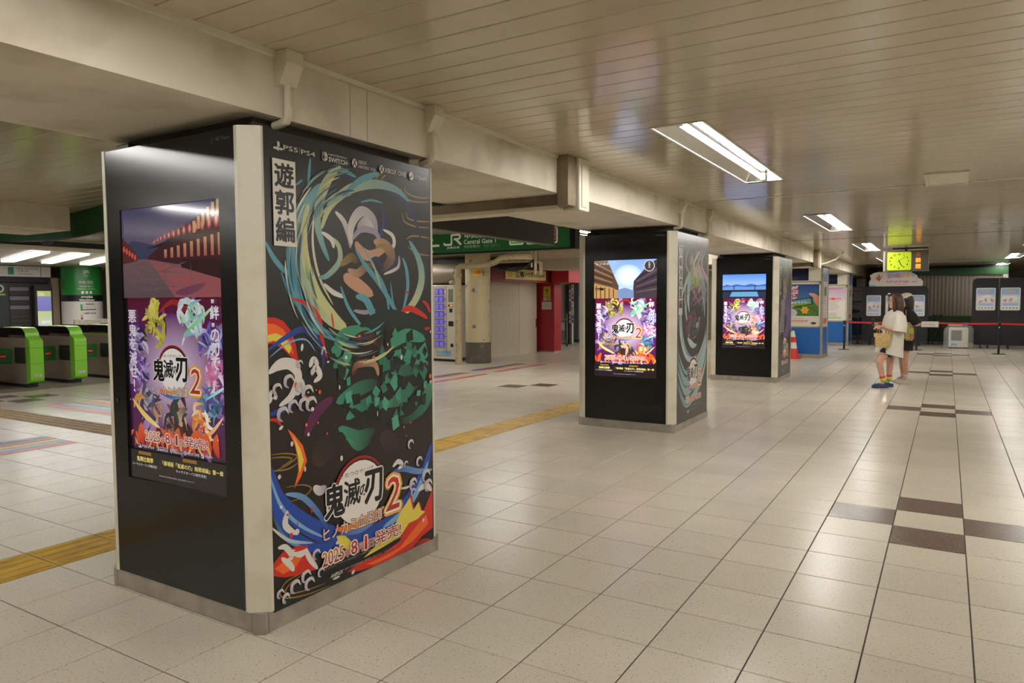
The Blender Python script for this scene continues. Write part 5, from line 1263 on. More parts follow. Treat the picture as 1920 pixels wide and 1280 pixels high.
for i in range(14): MB().box(-24.2, -24.17, 10.62, 11.15, .1+.14*i, .21+.14*i).build('shutter_slat', (M_darkgrey, M_shopdark, mat('slat_mauve', (120, 110, 130), .5))[0 if i < 9 else (2 if i % 2 else 1)], t)
MB().box(-24.2, -24.1, 10.0, 10.5, 0, 2.15).build('door_leaf', mat('shop_slate', (46, 52, 50), .4), t)
pr = Print((-24.098, 10.0, 0), (0, 1, 0), (0, 0, 1)); pr.ell(.33, 1.98, .11, .12, (200, 200, 194), 20); pr.ell(.33, 1.98, .065, .075, (46, 52, 50), 18); pr.rect(.1, 1.78, .47, 1.83, (150, 190, 50)); pr.build('ring_sign', M_sign, t)
t = thing('totem_sign', 'tall lit yellow green and blue sign panel beside the round pillar', 'sign', (-23.9, 11.45, 0))
MB().cbox(-24.02, -23.9, 11.18, 11.70, 0, 2.1, .006).build('frame', M_shopdark, t)
pr = Print((-23.899, 11.25, .8), (0, 1, 0), (0, 0, 1)); pr.rect(0, 0, .40, 1.12, (186, 200, 120)); pr.rect(0, .5, .40, .95, (120, 120, 190), (140, 140, 206)); pr.rect(0, .05, .40, .48, (196, 206, 190), (190, 206, 150)); pr.rect(.1, .12, .36, .2, (226, 226, 220)); pr.rect(.04, .97, .2, 1.06, (214, 220, 190)); pr.build('lit_panel', print_mat('totem_lit', emit=.45), t)
t = thing('counter_rail', 'grey metal counter rail before the round green pillar', 'rail', (-21.5, 11.6, 0))
MB().cbox(-21.6, -21.5, 11.1, 12.6, .93, 1.06, .006).build('top_bar', M_steel, t)
for y in (11.15, 11.5, 11.85, 12.2, 12.55): MB().box(-21.58, -21.54, y-.02, y+.02, 0, .93).build('upright', M_steel, t)
t = thing('dome_camera', 'small dark ceiling dome below the curved green band', 'camera', (-13.6, 6.6, ZC))
MB().lathe([(.11, -.001), (.12, -.03), (.10, -.08), (.05, -.115), (.01, -.12)], 0, 0, 18).local('dome', M_darkgrey, t, smooth=True); MB().lathe([(.135, -.0005), (.135, -.02)], 0, 0, 18).local('ring', M_white, t)

# ------------------------------------------------------------------ between the first two pillars: vending machine, column, red shop
t = thing('vending_machine', 'pale capsule vending machine with violet lit compartments', 'vending machine', (-11.1, 15.0, 0))
M_vm = mat('vending_cream', (196, 190, 176), .4); M_vm2 = mat('vending_panel', (172, 164, 150), .4)
x0, x1, y0 = -11.62, -10.62, 14.72
MB().cbox(x0, x1, y0, y0+.7, .08, 1.95, .012).build('cabinet', M_vm, t); MB().box(x0+.03, x1-.03, y0+.04, y0+.66, 0, .08).build('kick_plate', M_blackm, t); MB().cbox(x0-.01, x1+.01, y0-.02, y0+.02, .06, .10, .004).build('ledge', M_vm, t)
MB().cbox(x0+.2, -10.88, y0-.008, y0+.002, .32, 1.93, .004).build('display_panel', M_vm2, t)
M_viol = mat('violet_light', (66, 56, 150), .4, emit=.7); M_pack = mat('capsule_pack', (120, 112, 190), .3, emit=.25); M_orl = mat('orange_light', (250, 110, 50), .4, emit=2.0)
for r_ in range(8):
    z = 1.70-.19*r_
    c = MB().box(-11.26, -10.955, y0-.010, y0-.0085, z, z+.155).build('compartment', M_viol, t)
    for q in (0, 1): MB().cbox(-11.24+.15*q, -11.14+.15*q, y0-.03, y0-.011, z+.012, z+.125, .008).build('packet', M_pack, c)
    MB().tube([(-10.92, y0-.012, z+.075), (-10.92, y0-.006, z+.075)], .016, 10).build('button', M_orl if r_ == 0 else M_blackm, t)
for (a, b, c, d, m, nm) in ((-10.83, -10.69, 1.52, 1.84, mat('vm_screen', (120, 122, 100), .2), 'price_display'), (-10.83, -10.69, 1.40, 1.45, M_blackm, 'coin_slot'), (-10.80, -10.71, 1.25, 1.35, M_blackm, 'card_reader'), (-10.83, -10.68, .90, 1.03, M_blackm, 'coin_return'), (-10.77, -10.69, .37, .46, M_blackm, 'lock_plate')): MB().cbox(a, b, y0-.012, y0+.001, c, d, .004).build(nm, m, t)
MB().box(-10.77, -10.70, y0-.014, y0-.011, 1.41, 1.44).build('red_lamp', M_orl, t)
pr = Print((-11.22, y0-.001, .18), (1, 0, 0), (0, 0, 1)); pr.text('Petit', 0, 0, .10, (120, 176, 206), w=.22, bold=.05); pr.text('Mini', .24, 0, .11, (90, 150, 196), w=.20, bold=.06); pr.rect(0, -.04, .46, -.025, (60, 100, 160)); pr.build('print', M_sign, t)
t = thing('drain_pipe', 'thick cream drain pipe running down beside the vending machine', 'pipe', (-10.1, 14.12, 0))
M_pipe = mat('pipe_cream', (176, 162, 128), .45, noise=(8, (140, 124, 92), .5, .75, 6))
MB().tube([(-10.1, 14.12, 0), (-10.1, 14.12, 2.30)], .085, 16).build('riser', M_pipe, t, smooth=True)
for z in (1.86, 2.12): MB().tube([(-10.1, 14.12, z), (-10.1, 14.12, z+.07)], .10, 16).build('collar', M_pipe, t, smooth=True)
MB().tube([(-10.1, 14.12, 2.26), (-10.09, 14.12, 2.33), (-10.02, 14.12, 2.37), (-9.2, 14.1, 2.39), (-9.0, 14.1, 2.44), (-8.85, 14.1, 2.53), (-8.6, 14.1, 2.55), (-8.0, 14.1, 2.53)], .07, 14).build('cross_run', M_pipe, t, smooth=True)
MB().tube([(-10.1, 14.1, 1.95), (-10.2, 14.06, 2.0), (-10.3, 14.1, 1.98)], .05, 10).build('branch', M_pipe, t, smooth=True)
t = thing('pipe_bundle', 'cream pipes and a sagging black cable above the shop sign', 'pipe', (-8.4, 14.3, 2.4))
MB().tube([(-9.4, 14.45, 2.47), (-8.2, 14.45, 2.47), (-8.0, 14.45, 2.40), (-7.98, 14.45, 2.12)], .045, 12).build('pipe', M_pipe, t, smooth=True)
MB().tube([(-8.05, 14.3, 2.68), (-8.05, 14.3, 2.14)], .035, 12).build('pipe', M_pipe, t, smooth=True); MB().tube([(-8.15, 14.3, 2.68), (-8.15, 14.3, 2.3)], .02, 10).build('pipe', mat('pipe_white', (206, 200, 184), .4), t, smooth=True)
MB().tube([(-9.3, 14.3, 2.36), (-9.0, 14.3, 2.27), (-8.6, 14.3, 2.24), (-8.3, 14.3, 2.30), (-8.12, 14.3, 2.45), (-8.05, 14.3, 2.6)], .028, 10).build('cable', M_blackm, t, smooth=True)
MB().tube([(-9.3, 14.35, 2.32), (-8.9, 14.35, 2.30), (-8.2, 14.35, 2.33)], .018, 8).build('cable', M_blackm, t, smooth=True)
col_ = thing('round_column', 'cream round column with peeling paint and a brown foot', 'column', (-9.98, 14.80, 0))
M_peel = bpy.data.materials.new('peeling_paint'); M_peel.use_nodes = True; _t = M_peel.node_tree; _b = _t.nodes['Principled BSDF']; _b.inputs['Roughness'].default_value = .55
_g = _t.nodes.new('ShaderNodeNewGeometry'); _n = _t.nodes.new('ShaderNodeTexNoise'); _n.inputs['Scale'].default_value = 5.5; _n.inputs['Detail'].default_value = 6
_r = _t.nodes.new('ShaderNodeValToRGB'); _e = _r.color_ramp.elements; _e[0].position = .355; _e[0].color = lin((104, 110, 112)); _e[1].position = .375; _e[1].color = lin((186, 172, 136))
_k = _r.color_ramp.elements.new(.62); _k.color = lin((190, 178, 144)); _t.links.new(_g.outputs['Position'], _n.inputs['Vector']); _t.links.new(_n.outputs['Fac'], _r.inputs['Fac']); _t.links.new(_r.outputs['Color'], _b.inputs['Base Color'])
MB().lathe([(.315, .52), (.315, 2.684)], -9.98, 14.80, 36).build('shaft', M_peel, col_, smooth=True); MB().lathe([(.318, 0), (.318, .52)], -9.98, 14.80, 36).build('foot_band', mat('foot_brown', (84, 76, 64), .5, noise=(9, (110, 100, 86), .55, .7, 5)), col_, smooth=True)
t = thing('number_plate', 'small yellow plate with orange numerals on the round column', 'plate', (-9.78, 14.48, 2.13)); MB().cbox(-9.90, -9.66, 14.462, 14.477, 2.14, 2.32, .003).build('plate', mat('plate_yellow', (222, 180, 50), .4), t)
pr = Print((-9.89, 14.4615, 2.15), (1, 0, 0), (0, 0, 1)); pr.text('09番', .03, .04, .09, (206, 96, 30), w=.19, bold=.05); pr.build('print', M_sign, t)
t = thing('ventilation_duct', 'round brown ventilation duct in the dark above the vending machine', 'duct', (-11.0, 15.2, 2.2))
MB().tube([(-11.9, 15.2, 2.25), (-10.75, 15.0, 2.25), (-10.55, 14.93, 2.25)], .26, 18).build('duct', mat('duct_brown', (110, 96, 76), .5), t, smooth=True)
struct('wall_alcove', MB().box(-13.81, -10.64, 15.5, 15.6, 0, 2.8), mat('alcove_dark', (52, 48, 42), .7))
M_red = mat('shop_red', (150, 26, 38), .4); M_shw = mat('shop_shutter', (196, 186, 168), .45)
t = thing('shop_unit', 'red framed shop closed by a white corrugated shutter', 'shop', (-10.5, 17.4, 0))
c = MB(); ys = np.linspace(16.1, 17.7, 41)
for i in range(40):
    a, b = (0, .014) if i % 2 else (.014, 0); c.add([(-10.5-a, ys[i], 0), (-10.5-b, ys[i+1], 0), (-10.5-b, ys[i+1], 2.09), (-10.5-a, ys[i], 2.09)], [(0, 1, 2, 3)])
c.build('shutter_leaf', M_shw, t); MB().box(-10.53, -10.505, 17.7, 18.72, 0, 2.09).build('shutter_leaf', M_shw, t); MB().box(-10.506, -10.49, 18.66, 18.70, .75, 1.0).build('handle', M_darkgrey, t)
MB().cbox(-10.62, -10.44, 16.0, 16.1, 0, 2.09, .004).build('jamb', M_red, t)
MB().cbox(-10.62, -10.12, 15.62, 18.95, 2.07, 2.43, .004).build('fascia', mat('shop_red_shaded', (112, 18, 28), .4), t); MB().box(-10.62, -10.10, 15.62, 18.95, 2.06, 2.09).build('fascia_lip', M_red, t)  # darker red puts the shade of this face into its colour
MB().cbox(-10.60, -9.985, 18.86, 19.3, 0.04, 2.07, .004).build('end_pier', M_red, t); MB().box(-10.58, -10.0, 18.88, 19.28, 0, .04).build('pier_foot', M_steel, t); MB().cbox(-10.06, -9.49, 18.83, 19.6, 2.07, 2.44, .004).build('end_fascia', mat('shop_red_lit', (184, 36, 52), .35), t)  # end fascia: lighter red puts the light falling on it into the colour
MB().box(-13.7, -10.62, 15.9, 19.3, 0, 2.68).build('carcass', M_shopdark, t)
t = thing('shop_sign', 'pale yellow shop sign with black brush lettering on red fascia', 'sign', (-10.1, 17.4, 2.11)); MB().cbox(-10.115, -10.095, 16.3, 18.55, 2.12, 2.40, .003).build('board', mat('sign_yellow', (214, 194, 110), .4), t)
pr = Print((-10.0945, 16.3, 2.12), (0, 1, 0), (0, 0, 1)); pr.ell(.24, .15, .10, .09, (170, 150, 100), 18); pr.ell(.24, .15, .07, .06, (208, 188, 108), 16)
for i, ch in enumerate('江鴨いづろてんぷら'): pr.text(ch, .52+(.24*i if i < 2 else .30+.17*(i-1)), .09 if i > 1 else .06, .17 if i < 2 else .12, (44, 36, 24), w=.2 if i < 2 else .15, bold=.04)
pr.text('江戸前天ぷら', 1.75, .03, .035, (90, 80, 40)); pr.build('print', M_sign, t)
def sheet(x0, x1, z0, z1, col, label, y=18.855, txt=None):
    t = thing('wall_notice', label, 'notice', ((x0+x1)/2, y, z0), group='notices on the red pier'); MB().box(x0, x1, y-.004, y, z0, z1).build('sheet', mat('notice_%d%d%d' % col, col, .5), t)
    pr = Print((x0, y-.0045, z0), (1, 0, 0), (0, 0, 1)); w, h = x1-x0, z1-z0
    if txt == 'p': pr.ell(w*.5, h*.62, w*.24, h*.16, (120, 110, 90), 14); pr.rect(w*.3, h*.2, w*.7, h*.46, (150, 150, 110)); pr.rect(w*.1, h*.04, w*.9, h*.14, (200, 150, 40))
    else:
        for i in range(4): pr.rect(w*.1, h*(.2+.18*i), w*.9, h*(.24+.18*i), (150, 146, 140))
    pr.build('print', M_sign, t)
sheet(-10.345, -10.11, 1.65, 1.96, (214, 176, 40), 'yellow poster at the top of the red pier', txt='p'); sheet(-10.35, -10.24, 1.53, 1.635, (206, 200, 190), 'small white sticker below the yellow poster'); sheet(-10.215, -10.10, 1.53, 1.635, (150, 170, 60), 'small green sticker below the yellow poster'); sheet(-10.40, -10.075, 1.275, 1.50, (206, 196, 186), 'white paper notice lowest on the red pier')
struct('beam_cross', MB().box(-9.75, -3.9, 17.5, 18.6, 2.40, 2.8), mat('duct_white', (206, 196, 176), .5))
# beyond the red shop
struct('wall_side_far', MB().box(-13.82, -4.2, 27.5, 27.7, 0, 2.8), mat('wall_olive', (120, 116, 96), .6))
t = thing('magazine_rack', 'wall rack of colourful magazines behind the red pier', 'rack', (-11.6, 22.5, 0)); MB().box(-12.6, -11.3, 22.6, 22.8, 0, 2.1).build('back_board', mat('rack_pale', (186, 182, 170), .5), t); MB().box(-11.46, -11.3, 22.5, 22.65, 0, 2.1).build('side_post', M_darkgrey, t)
rr = random.Random(8)
for i in range(9):
    for j in range(2): MB().box(-11.30+.10*j-.02, -11.22+.10*j-.02, 22.48, 22.5, .75+.15*i, .87+.15*i).build('magazine', mat('mag_%d' % ((i*2+j) % 5), [(196, 190, 186), (150, 110, 110), (190, 180, 150), (120, 130, 170), (206, 206, 206)][(i*2+j) % 5], .4), t)
t = thing('grey_post', 'slim blue grey square post past the red shop', 'post', (-11.75, 24.0, 0)); MB().cbox(-11.90, -11.6, 23.8, 24.1, 0, 2.68, .006).build('shaft', mat('post_bluegrey', (92, 98, 106), .4), t); MB().cbox(-11.91, -11.59, 23.79, 24.11, 0, .1, .004).build('foot', M_darkgrey, t)
t = thing('wire_trolley', 'wire trolley parked beside the red pier', 'trolley', (-11.1, 21.3, 0))
for x in (-11.35, -10.9):
    for y in (21.0, 21.5):
        MB().tube([(x, y, .08), (x, y, 1.1)], .014, 8).build('upright', M_steel, t); MB().tube([(x-.012, y, .04), (x+.012, y, .04)], .04, 10).build('caster', M_blackm, t)
for z in (.18, .55, .9):
    s_ = MB()
    for q in range(7): s_.box(-11.35+.45*q/6-.004, -11.35+.45*q/6+.004, 21.0, 21.5, z, z+.008)
    for q in range(5): s_.box(-11.35, -10.9, 21.0+.5*q/4-.004, 21.0+.5*q/4+.004, z-.008, z)
    s_.build('wire_shelf', M_steel, t)
MB().cbox(-11.3, -10.95, 21.05, 21.45, .56, .80, .02).build('crate', mat('crate_grey', (110, 112, 108), .6), t)
t = thing('litter_bin', 'round brown grey litter bin with a blue lit top edge', 'bin', (-12.35, 25.3, 0)); MB().lathe([(.30, 0), (.30, .05), (.33, .1), (.36, .85), (.36, .92)], -12.35, 25.3, 24).build('body', mat('bin_taupe', (110, 102, 88), .5), t, smooth=True); MB().lathe([(.37, .92), (.37, 1.0), (.30, 1.14), (.1, 1.2)], -12.35, 25.3, 24).build('lid', M_blackm, t, smooth=True)
MB().box(-12.6, -12.35, 24.93, 24.95, 1.0, 1.03).build('blue_light', mat('blue_led', (70, 70, 240), .4, emit=2.5), t)
# ------------------------------------------------------------------ two women in front of the rope line
M_skin = mat('skin', (206, 160, 136), 0.5, noise=(14, (196, 146, 122), .4, .7, 3))
M_hairb = mat('hair_brown', (74, 46, 32), 0.4, noise=(40, (48, 30, 22), .4, .6, 3)); M_hairk = mat('hair_black', (26, 22, 22), 0.4)
M_eye = mat('eye_dark', (30, 24, 24), 0.3); M_lip = mat('lip', (176, 92, 88), 0.4)
def skin_mesh(joints, bones, root):
    """one continuous body grown round a skeleton"""
    names = list(joints); idx = {n: i for i, n in enumerate(names)}
    me = bpy.data.meshes.new('skeleton'); me.from_pydata([joints[n][0] for n in names], [(idx[a], idx[b]) for a, b in bones], [])
    o = bpy.data.objects.new('skeleton', me); COL.objects.link(o)
    md = o.modifiers.new('skin', 'SKIN'); md.use_smooth_shade = True
    sv = me.skin_vertices[0].data
    for n in names:
        r = joints[n][1]; sv[idx[n]].radius = r if isinstance(r, tuple) else (r, r); sv[idx[n]].use_root = (n == root)
    o.modifiers.new('sub', 'SUBSURF').levels = 2
    ev = o.evaluated_get(bpy.context.evaluated_depsgraph_get()); m2 = ev.to_mesh()
    v = [tuple(q.co) for q in m2.vertices]; f = [tuple(q.vertices) for q in m2.polygons]
    ev.to_mesh_clear(); bpy.data.objects.remove(o); bpy.data.meshes.remove(me)
    return v, f
def head_part(mb, cx, cy, cz, s=1.0):
    """head looking to +x: skull, jaw, brow, nose, ears"""
    R = []
    for z, fx, bx, ry in ((-.125, .060, -.010, .022), (-.118, .072, -.030, .040), (-.095, .080, -.052, .056), (-.06, .083, -.072, .066), (-.02, .085, -.090, .073), (.02, .084, -.098, .076), (.055, .082, -.096, .075), (.085, .070, -.082, .066), (.108, .045, -.058, .046), (.120, .012, -.030, .018)):
        R.append((cx+(fx+bx)/2*s, cy, cz+z*s, (fx-bx)/2*s, ry*s))
    mb.loft(R, 22)
    mb.tube([(cx+.076*s, cy, cz+.018*s), (cx+.090*s, cy, cz-.008*s), (cx+.104*s, cy, cz-.030*s), (cx+.092*s, cy, cz-.040*s)], [.006*s, .009*s, .012*s, .008*s], 8)   # nose
    for sd in (-1, 1): mb.tube([(cx-.01*s, cy+sd*.074*s, cz+.018*s), (cx-.018*s, cy+sd*.084*s, cz-.005*s), (cx-.012*s, cy+sd*.076*s, cz-.032*s)], [.010*s, .016*s, .008*s], 8)  # ears
def face_parts(t, cx, cy, cz):
    for sd in (-1, 1):
        MB().tube([(cx+.077, cy+sd*.030, cz+.004), (cx+.0815, cy+sd*.030, cz+.004)], .009, 10).local('eye', M_eye, t)
        MB().tube([(cx+.080, cy+sd*.045, cz+.022), (cx+.0835, cy+sd*.030, cz+.026), (cx+.083, cy+sd*.017, cz+.023)], .0035, 6).local('eyebrow', M_hairb, t)
    MB().tube([(cx+.078, cy-.020, cz-.068), (cx+.086, cy, cz-.066), (cx+.078, cy+.020, cz-.068)], [.004, .006, .004], 8).local('mouth', M_lip, t)
def hand(mb, w, d, n, s=1.0, curl=.5, grip=False):
    """palm and five fingers: w wrist, d pointing direction, n back of the hand"""
    w, d, n = Vector(w), Vector(d).normalized(), Vector(n).normalized(); side = d.cross(n).normalized()
    mb.tube([w, w+d*.025*s, w+d*.055*s, w+d*.085*s], [.022*s, .030*s, .036*s, .026*s], 10)
    for k, (off, ln) in enumerate(((-.028, .062), (-.009, .074), (.010, .070), (.028, .054))):
        b = w+d*.078*s+side*off*s; c1 = curl*(1.2 if grip else 1)
        p1 = b+(d*math.cos(c1*.6)-n*math.sin(c1*.6))*ln*.45*s; p2 = p1+(d*math.cos(c1*1.5)-n*math.sin(c1*1.5))*ln*.32*s; p3 = p2+(d*math.cos(c1*2.2)-n*math.sin(c1*2.2))*ln*.25*s
        mb.tube([b-d*.012*s, b, p1, p2, p3], [.0095*s, .0095*s, .0088*s, .008*s, .006*s], 7)
    b = w+d*.030*s-side*.030*s; mb.tube([b, b-side*.022*s+d*.022*s-n*.006*s, b-side*.026*s+d*.048*s-n*.016*s, b-side*.020*s+d*.062*s-n*.022*s], [.012*s, .011*s, .009*s, .007*s], 7)

# ---- woman in the long white shirt; local +x is where she looks
ax, ay = -.845, 13.97
t = thing('person', 'woman with long brown hair in a long white t-shirt holding her phone', 'person', (ax, ay, 0), math.radians(208), group='two women before the rope line')
J = dict(pel=((-.02, 0, .80), .115), wst=((-.05, 0, .98), (.105, .12)), cht=((-.085, 0, 1.17), (.105, .135)), nck=((-.095, 0, 1.33), .05), hd=((-.08, 0, 1.43), .052),
         hl=((.0, .085, .74), .095), kl=((.21, .10, .47), .064), al=((.115, .09, .10), .040), fl=((.205, .10, .045), .036),
         hr=((-.03, -.085, .74), .095), kr=((-.07, -.085, .44), .062), ar=((-.05, -.085, .10), .042), fr=((.06, -.09, .045), .036),
         sl=((-.09, .155, 1.25), .055), el=((-.06, .22, .99), .040), wl=((.20, .17, 1.05), .026),
         sr=((-.09, -.155, 1.25), .055), er=((-.08, -.22, .99), .040), wr=((.13, -.14, 1.07), .026))
B = [('pel', 'wst'), ('wst', 'cht'), ('cht', 'nck'), ('nck', 'hd'), ('pel', 'hl'), ('hl', 'kl'), ('kl', 'al'), ('al', 'fl'), ('pel', 'hr'), ('hr', 'kr'), ('kr', 'ar'), ('ar', 'fr'), ('cht', 'sl'), ('sl', 'el'), ('el', 'wl'), ('cht', 'sr'), ('sr', 'er'), ('er', 'wr')]
mb = MB(); v, f = skin_mesh(J, B, 'pel'); mb.add(v, f); head_part(mb, -.075, 0, 1.495)
hand(mb, (.195, .17, 1.05), (1, -.15, .05), (0, .3, 1), curl=.55); hand(mb, (.125, -.14, 1.07), (.9, .25, .35), (.2, -.6, .6), curl=.7, grip=True)
mb.local('body', M_skin, t, smooth=True); face_parts(t, -.075, 0, 1.495)
M_shirt = mat('shirt_white', (214, 208, 196), 0.8, bump=(7, .25)); M_short = mat('shorts_navy', (24, 26, 48), 0.7)
sh = MB(); n = 28; rings = [(-.095, 1.352, .055, .06, 0), (-.095, 1.335, .075, .105, 0), (-.095, 1.30, .105, .165, 0), (-.09, 1.24, .135, .195, 0), (-.085, 1.12, .142, .195, 0), (-.07, .98, .158, .20, 0), (-.045, .84, .178, .212, .02), (-.02, .70, .202, .226, .10), (-.01, .60, .215, .236, .20), (-.01, .56, .218, .238, .24)]
b0 = len(sh.v)
for k, (cx, cz, rx, ry, ti) in enumerate(rings):
    for j in range(n):
        a = 2*math.pi*j/n; fold = 1+.05*math.sin(a*5+k*.4)*max(0, (k-4)/5); dx = rx*math.cos(a)*fold; sh.v.append((cx+dx, ry*math.sin(a)*fold, cz+ti*dx))
for i in range(len(rings)-1):
    for j in range(n): sh.f.append((b0+i*n+j, b0+i*n+(j+1) % n, b0+(i+1)*n+(j+1) % n, b0+(i+1)*n+j)); sh.m.append(0)
sh.tube([(-.09, .13, 1.27), (-.088, .19, 1.22), (-.08, .225, 1.10), (-.055, .235, .97)], [.065, .088, .105, .112], 14, cap=False); sh.tube([(-.09, -.13, 1.27), (-.088, -.19, 1.22), (-.09, -.225, 1.10), (-.085, -.235, .97)], [.065, .088, .105, .112], 14, cap=False)
sh.local('shirt', M_shirt, t, smooth=True)
MB().tube([(-.02, .08, .80), (.02, .085, .70), (.09, .092, .60), (.105, .094, .575)], [.125, .120, .108, .104], 16).tube([(-.03, -.08, .80), (-.04, -.085, .70), (-.05, -.085, .575)], [.125, .118, .102], 16).local('shorts', M_short, t, smooth=True)
hb = MB(); hb.loft([(-.085, 0, 1.632, .02, .02), (-.09, 0, 1.625, .062, .055), (-.100, 0, 1.60, .094, .083), (-.116, 0, 1.555, .100, .102), (-.126, 0, 1.50, .098, .109), (-.130, 0, 1.43, .094, .109), (-.128, 0, 1.36, .092, .112), (-.13, 0, 1.28, .082, .115), (-.135, 0, 1.20, .066, .105), (-.14, 0, 1.15, .040, .08), (-.14, 0, 1.13, .015, .04)], 26)
for sd in (-1, 1): hb.tube([(-.03, sd*.062, 1.60), (-.030, sd*.074, 1.53), (-.035, sd*.080, 1.44), (-.04, sd*.088, 1.34), (-.05, sd*.09, 1.24)], [.02, .024, .026, .026, .012], 9)
hb.tube([(.0, -.05, 1.612), (.02, 0, 1.60), (.0, .05, 1.612)], [.018, .026, .018], 8)
hb.local('hair', M_hairb, t, smooth=True)
BAND = [mat('sock_red', (206, 70, 60), .7), mat('sock_yellow', (222, 196, 70), .7), mat('sock_green', (90, 170, 80), .7)]
M_clog = mat('clog_navy', (34, 48, 88), .55)
for (kx, ky, kz), (ax_, ay_, az_), (fx_, fy_, fz_) in (((.21, .10, .47), (.115, .09, .10), (.205, .10, .045)), ((-.07, -.085, .44), (-.05, -.085, .10), (.06, -.09, .045))):
    K, A, F = Vector((kx, ky, kz)), Vector((ax_, ay_, az_)), Vector((fx_, fy_, fz_)); d = (K-A).normalized()
    for i in range(3): MB().tube([A+d*(.115-.04*i), A+d*(.115-.04*(i+1))], .047-.001*i, 14).local('sock', BAND[i], t, smooth=True)
    c = MB(); fw = (F-A); fw.z = 0; fw.normalize(); sd = Vector((-fw.y, fw.x, 0)); hx = A-fw*.07; hx.z = 0
    rg = [(0.0, .030, .030, .05), (.03, .042, .03, .06), (.10, .045, .03, .075), (.16, .050, .03, .085), (.22, .048, .03, .075), (.265, .030, .02, .05)]
    base = len(c.v)
    for s_, hw, lo, hi in rg:
        p = hx+fw*s_
        for a, b in ((-1, 0.0), (1, 0.0), (1.1, .02), (.75, hi), (-.75, hi), (-1.1, .02)): q = p+sd*(hw*a); c.v.append((q.x, q.y, b))
    for i in range(len(rg)-1):
        for j in range(6): c.f.append((base+i*6+j, base+i*6+(j+1) % 6, base+(i+1)*6+(j+1) % 6, base+(i+1)*6+j)); c.m.append(0)
    c.f += [tuple(base+j for j in range(6)), tuple(base+(len(rg)-1)*6+j for j in range(6))]; c.m += [0, 0]
    c.local('clog', M_clog, t, smooth=True)
ROTA = Matrix.Rotation(math.radians(208), 4, 'Z')
def at_a(p): q = ROTA @ Vector(p); return (ax+q.x, ay+q.y, q.z)
bag = thing('straw_bag', 'straw tote bag hanging from the forearm of the woman in white', 'bag', at_a((.20, .20, .72)), math.radians(208))
MB().loft([(0, 0, 0, .105, .05), (.0, 0, .02, .12, .055), (0, 0, .12, .135, .06), (0, 0, .22, .15, .06), (0, 0, .23, .148, .056)], 20).local('bag_body', mat('straw', (206, 178, 120), .7, noise=(60, (170, 140, 88), .4, .6, 2)), bag, smooth=True)
for sd in (-1, 1): MB().tube([(-.08, sd*.05, .21), (-.07, sd*.04, .30), (-.02, sd*.015, .335), (.03, sd*.015, .335), (.07, sd*.04, .30), (.08, sd*.05, .21)], .008, 8).local('handle', mat('straw_handle', (150, 116, 70), .6), bag, smooth=True)
MB().tube([(.13, .0, .16), (.15, .0, .13), (.15, .0, .10)], .022, 8).local('charm', M_blackm, bag, smooth=True)
ph = thing('smartphone', 'dark smartphone held up by the woman in white', 'phone', at_a((.235, -.10, 1.13)), math.radians(208))
MB().cbox(-.006, .006, -.037, .037, -.07, .08, .004).local('case', M_blackm, ph); MB().box(-.0075, -.006, -.033, .033, -.062, .072).local('display', mat('phone_display', (150, 150, 160), .1), ph)

# ---- woman in black behind her
bx_, by_ = -.64, 14.83
t = thing('person', 'woman in black t-shirt and shorts with a white cap, half hidden', 'person', (bx_, by_, 0), math.radians(200), group='two women before the rope line')
J = dict(pel=((0, 0, .84), .11), wst=((-.01, 0, 1.0), (.10, .115)), cht=((-.02, 0, 1.20), (.10, .13)), nck=((-.03, 0, 1.36), .048), hd=((-.01, 0, 1.45), .05),
         hl=((.0, .08, .78), .088), kl=((.02, .085, .47), .058), al=((-.01, .085, .10), .038), fl=((.09, .09, .045), .034),
         hr=((.0, -.08, .78), .088), kr=((.02, -.085, .47), .058), ar=((-.01, -.085, .10), .038), fr=((.09, -.09, .045), .034),
         sl=((-.02, .15, 1.28), .052), el=((-.17, .23, 1.06), .038), wl=((.05, .19, 1.10), .026),
         sr=((-.02, -.15, 1.28), .052), er=((-.10, -.21, 1.04), .038), wr=((.12, -.12, 1.12), .026))
mb = MB(); v, f = skin_mesh(J, B, 'pel'); mb.add(v, f); head_part(mb, .0, 0, 1.51)
hand(mb, (.045, .19, 1.10), (1, -.35, .3), (0, .4, 1), curl=.6, grip=True); hand(mb, (.115, -.12, 1.12), (.9, .2, .3), (.2, -.6, .6), curl=.6)
mb.local('body', M_skin, t, smooth=True); face_parts(t, 0, 0, 1.51)
M_bshirt = mat('shirt_black', (22, 22, 24), .8, bump=(9, .2))
sh = MB(); sh.loft([(-.03, 0, 1.375, .052, .056), (-.03, 0, 1.355, .072, .10), (-.025, 0, 1.32, .10, .16), (-.02, 0, 1.25, .125, .185), (-.015, 0, 1.10, .14, .19), (-.01, 0, .95, .15, .19), (0, 0, .80, .165, .20), (0, 0, .76, .167, .202)], 26, cap=False)
sh.tube([(-.02, .12, 1.30), (-.03, .18, 1.25), (-.09, .215, 1.14), (-.12, .225, 1.08)], [.06, .08, .088, .088], 14, cap=False); sh.tube([(-.02, -.12, 1.30), (-.03, -.18, 1.25), (-.06, -.205, 1.14), (-.085, -.21, 1.08)], [.06, .08, .088, .088], 14, cap=False)
sh.local('shirt', M_bshirt, t, smooth=True)
MB().loft([(0, 0, .92, .14, .17), (0, 0, .82, .15, .185), (0, 0, .74, .155, .19)], 24).tube([(0, .08, .80), (.01, .085, .60)], [.125, .115], 16).tube([(0, -.08, .80), (.01, -.085, .60)], [.125, .115], 16).local('shorts', mat('shorts_black', (20, 19, 22), .8), t, smooth=True)
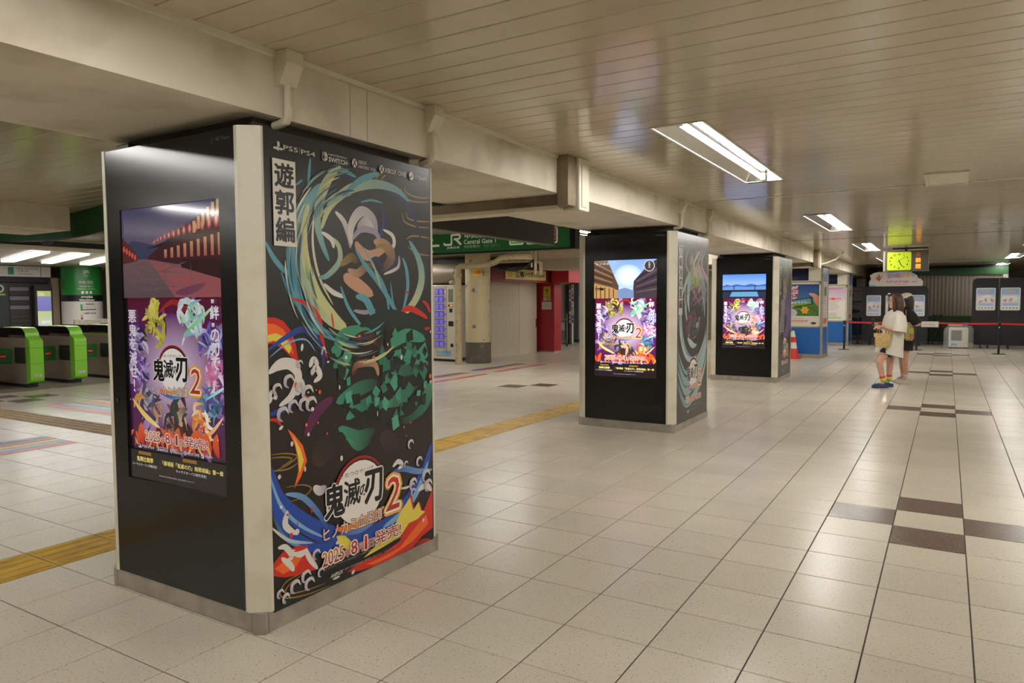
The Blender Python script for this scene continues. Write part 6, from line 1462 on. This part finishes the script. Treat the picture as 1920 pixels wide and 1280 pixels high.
hb = MB(); hb.loft([(-.02, 0, 1.60, .08, .075), (-.028, 0, 1.56, .10, .098), (-.035, 0, 1.50, .098, .108), (-.045, 0, 1.43, .088, .102), (-.055, 0, 1.35, .075, .09), (-.065, 0, 1.26, .055, .08), (-.07, 0, 1.20, .02, .04)], 22); hb.local('hair', M_hairk, t, smooth=True)
cp = MB(); cp.loft([(-.005, 0, 1.545, .108, .092), (-.005, 0, 1.575, .106, .091), (-.008, 0, 1.61, .092, .08), (-.01, 0, 1.635, .06, .052), (-.01, 0, 1.645, .02, .018)], 22)
cp.add([(.085, -.075, 1.552), (.15, -.055, 1.540), (.178, 0, 1.536), (.15, .055, 1.540), (.085, .075, 1.552), (.085, -.075, 1.560), (.15, -.055, 1.548), (.178, 0, 1.544), (.15, .055, 1.548), (.085, .075, 1.560)], [(0, 1, 2, 3, 4), (9, 8, 7, 6, 5), (0, 5, 6, 1), (1, 6, 7, 2), (2, 7, 8, 3), (3, 8, 9, 4)])
cp.local('cap', mat('cap_cream', (214, 202, 184), .7), t, smooth=True)
M_shoe = mat('sneaker_white', (206, 198, 186), .6)
for sd in (-1, 1):
    y_ = sd*.085; MB().tube([(-.01, y_, .17), (-.012, y_, .09)], .043, 14).local('sock', mat('sock_white', (206, 204, 204), .7), t, smooth=True)
    c = MB(); base = 0; rg = [(-.085, .026, .06), (-.06, .036, .085), (.0, .038, .095), (.06, .042, .075), (.12, .044, .058), (.165, .030, .045)]
    for s_, hw, hi in rg:
        for a, b in ((-1, 0.0), (1, 0.0), (1.08, .025), (.7, hi), (-.7, hi), (-1.08, .025)): c.v.append((s_, y_+hw*a, b))
    for i in range(len(rg)-1):
        for j in range(6): c.f.append((i*6+j, i*6+(j+1) % 6, (i+1)*6+(j+1) % 6, (i+1)*6+j)); c.m.append(0)
    c.f += [tuple(range(6)), tuple(30+j for j in range(6))]; c.m += [0, 0]; c.local('sneaker', M_shoe, t, smooth=True)
ROTB = Matrix.Rotation(math.radians(200), 4, 'Z')
q = ROTB @ Vector((.01, .24, .80))
bag = thing('shoulder_bag', 'small patterned green and yellow bag at the side of woman in black', 'bag', (bx_+q.x, by_+q.y, q.z), math.radians(200))
MB().loft([(0, 0, 0, .06, .022), (0, 0, .03, .08, .03), (0, 0, .18, .078, .03), (0, 0, .27, .05, .022)], 16).local('bag_body', mat('bag_pattern', (150, 170, 70), .6, noise=(16, (176, 90, 90), .5, .56, 2)), bag, smooth=True)
MB().loft([(0, 0, -.012, .055, .02), (0, 0, .05, .082, .032)], 16).local('bag_base', mat('bag_tan', (170, 130, 84), .6), bag, smooth=True)
MB().tube([(-.05, 0, .25), (-.06, -.01, .38), (-.05, -.06, .53)], .008, 8).tube([(.04, 0, .25), (.05, -.02, .38), (.04, -.07, .53)], .008, 8).local('strap', mat('strap_mauve', (150, 110, 120), .6), bag, smooth=True)
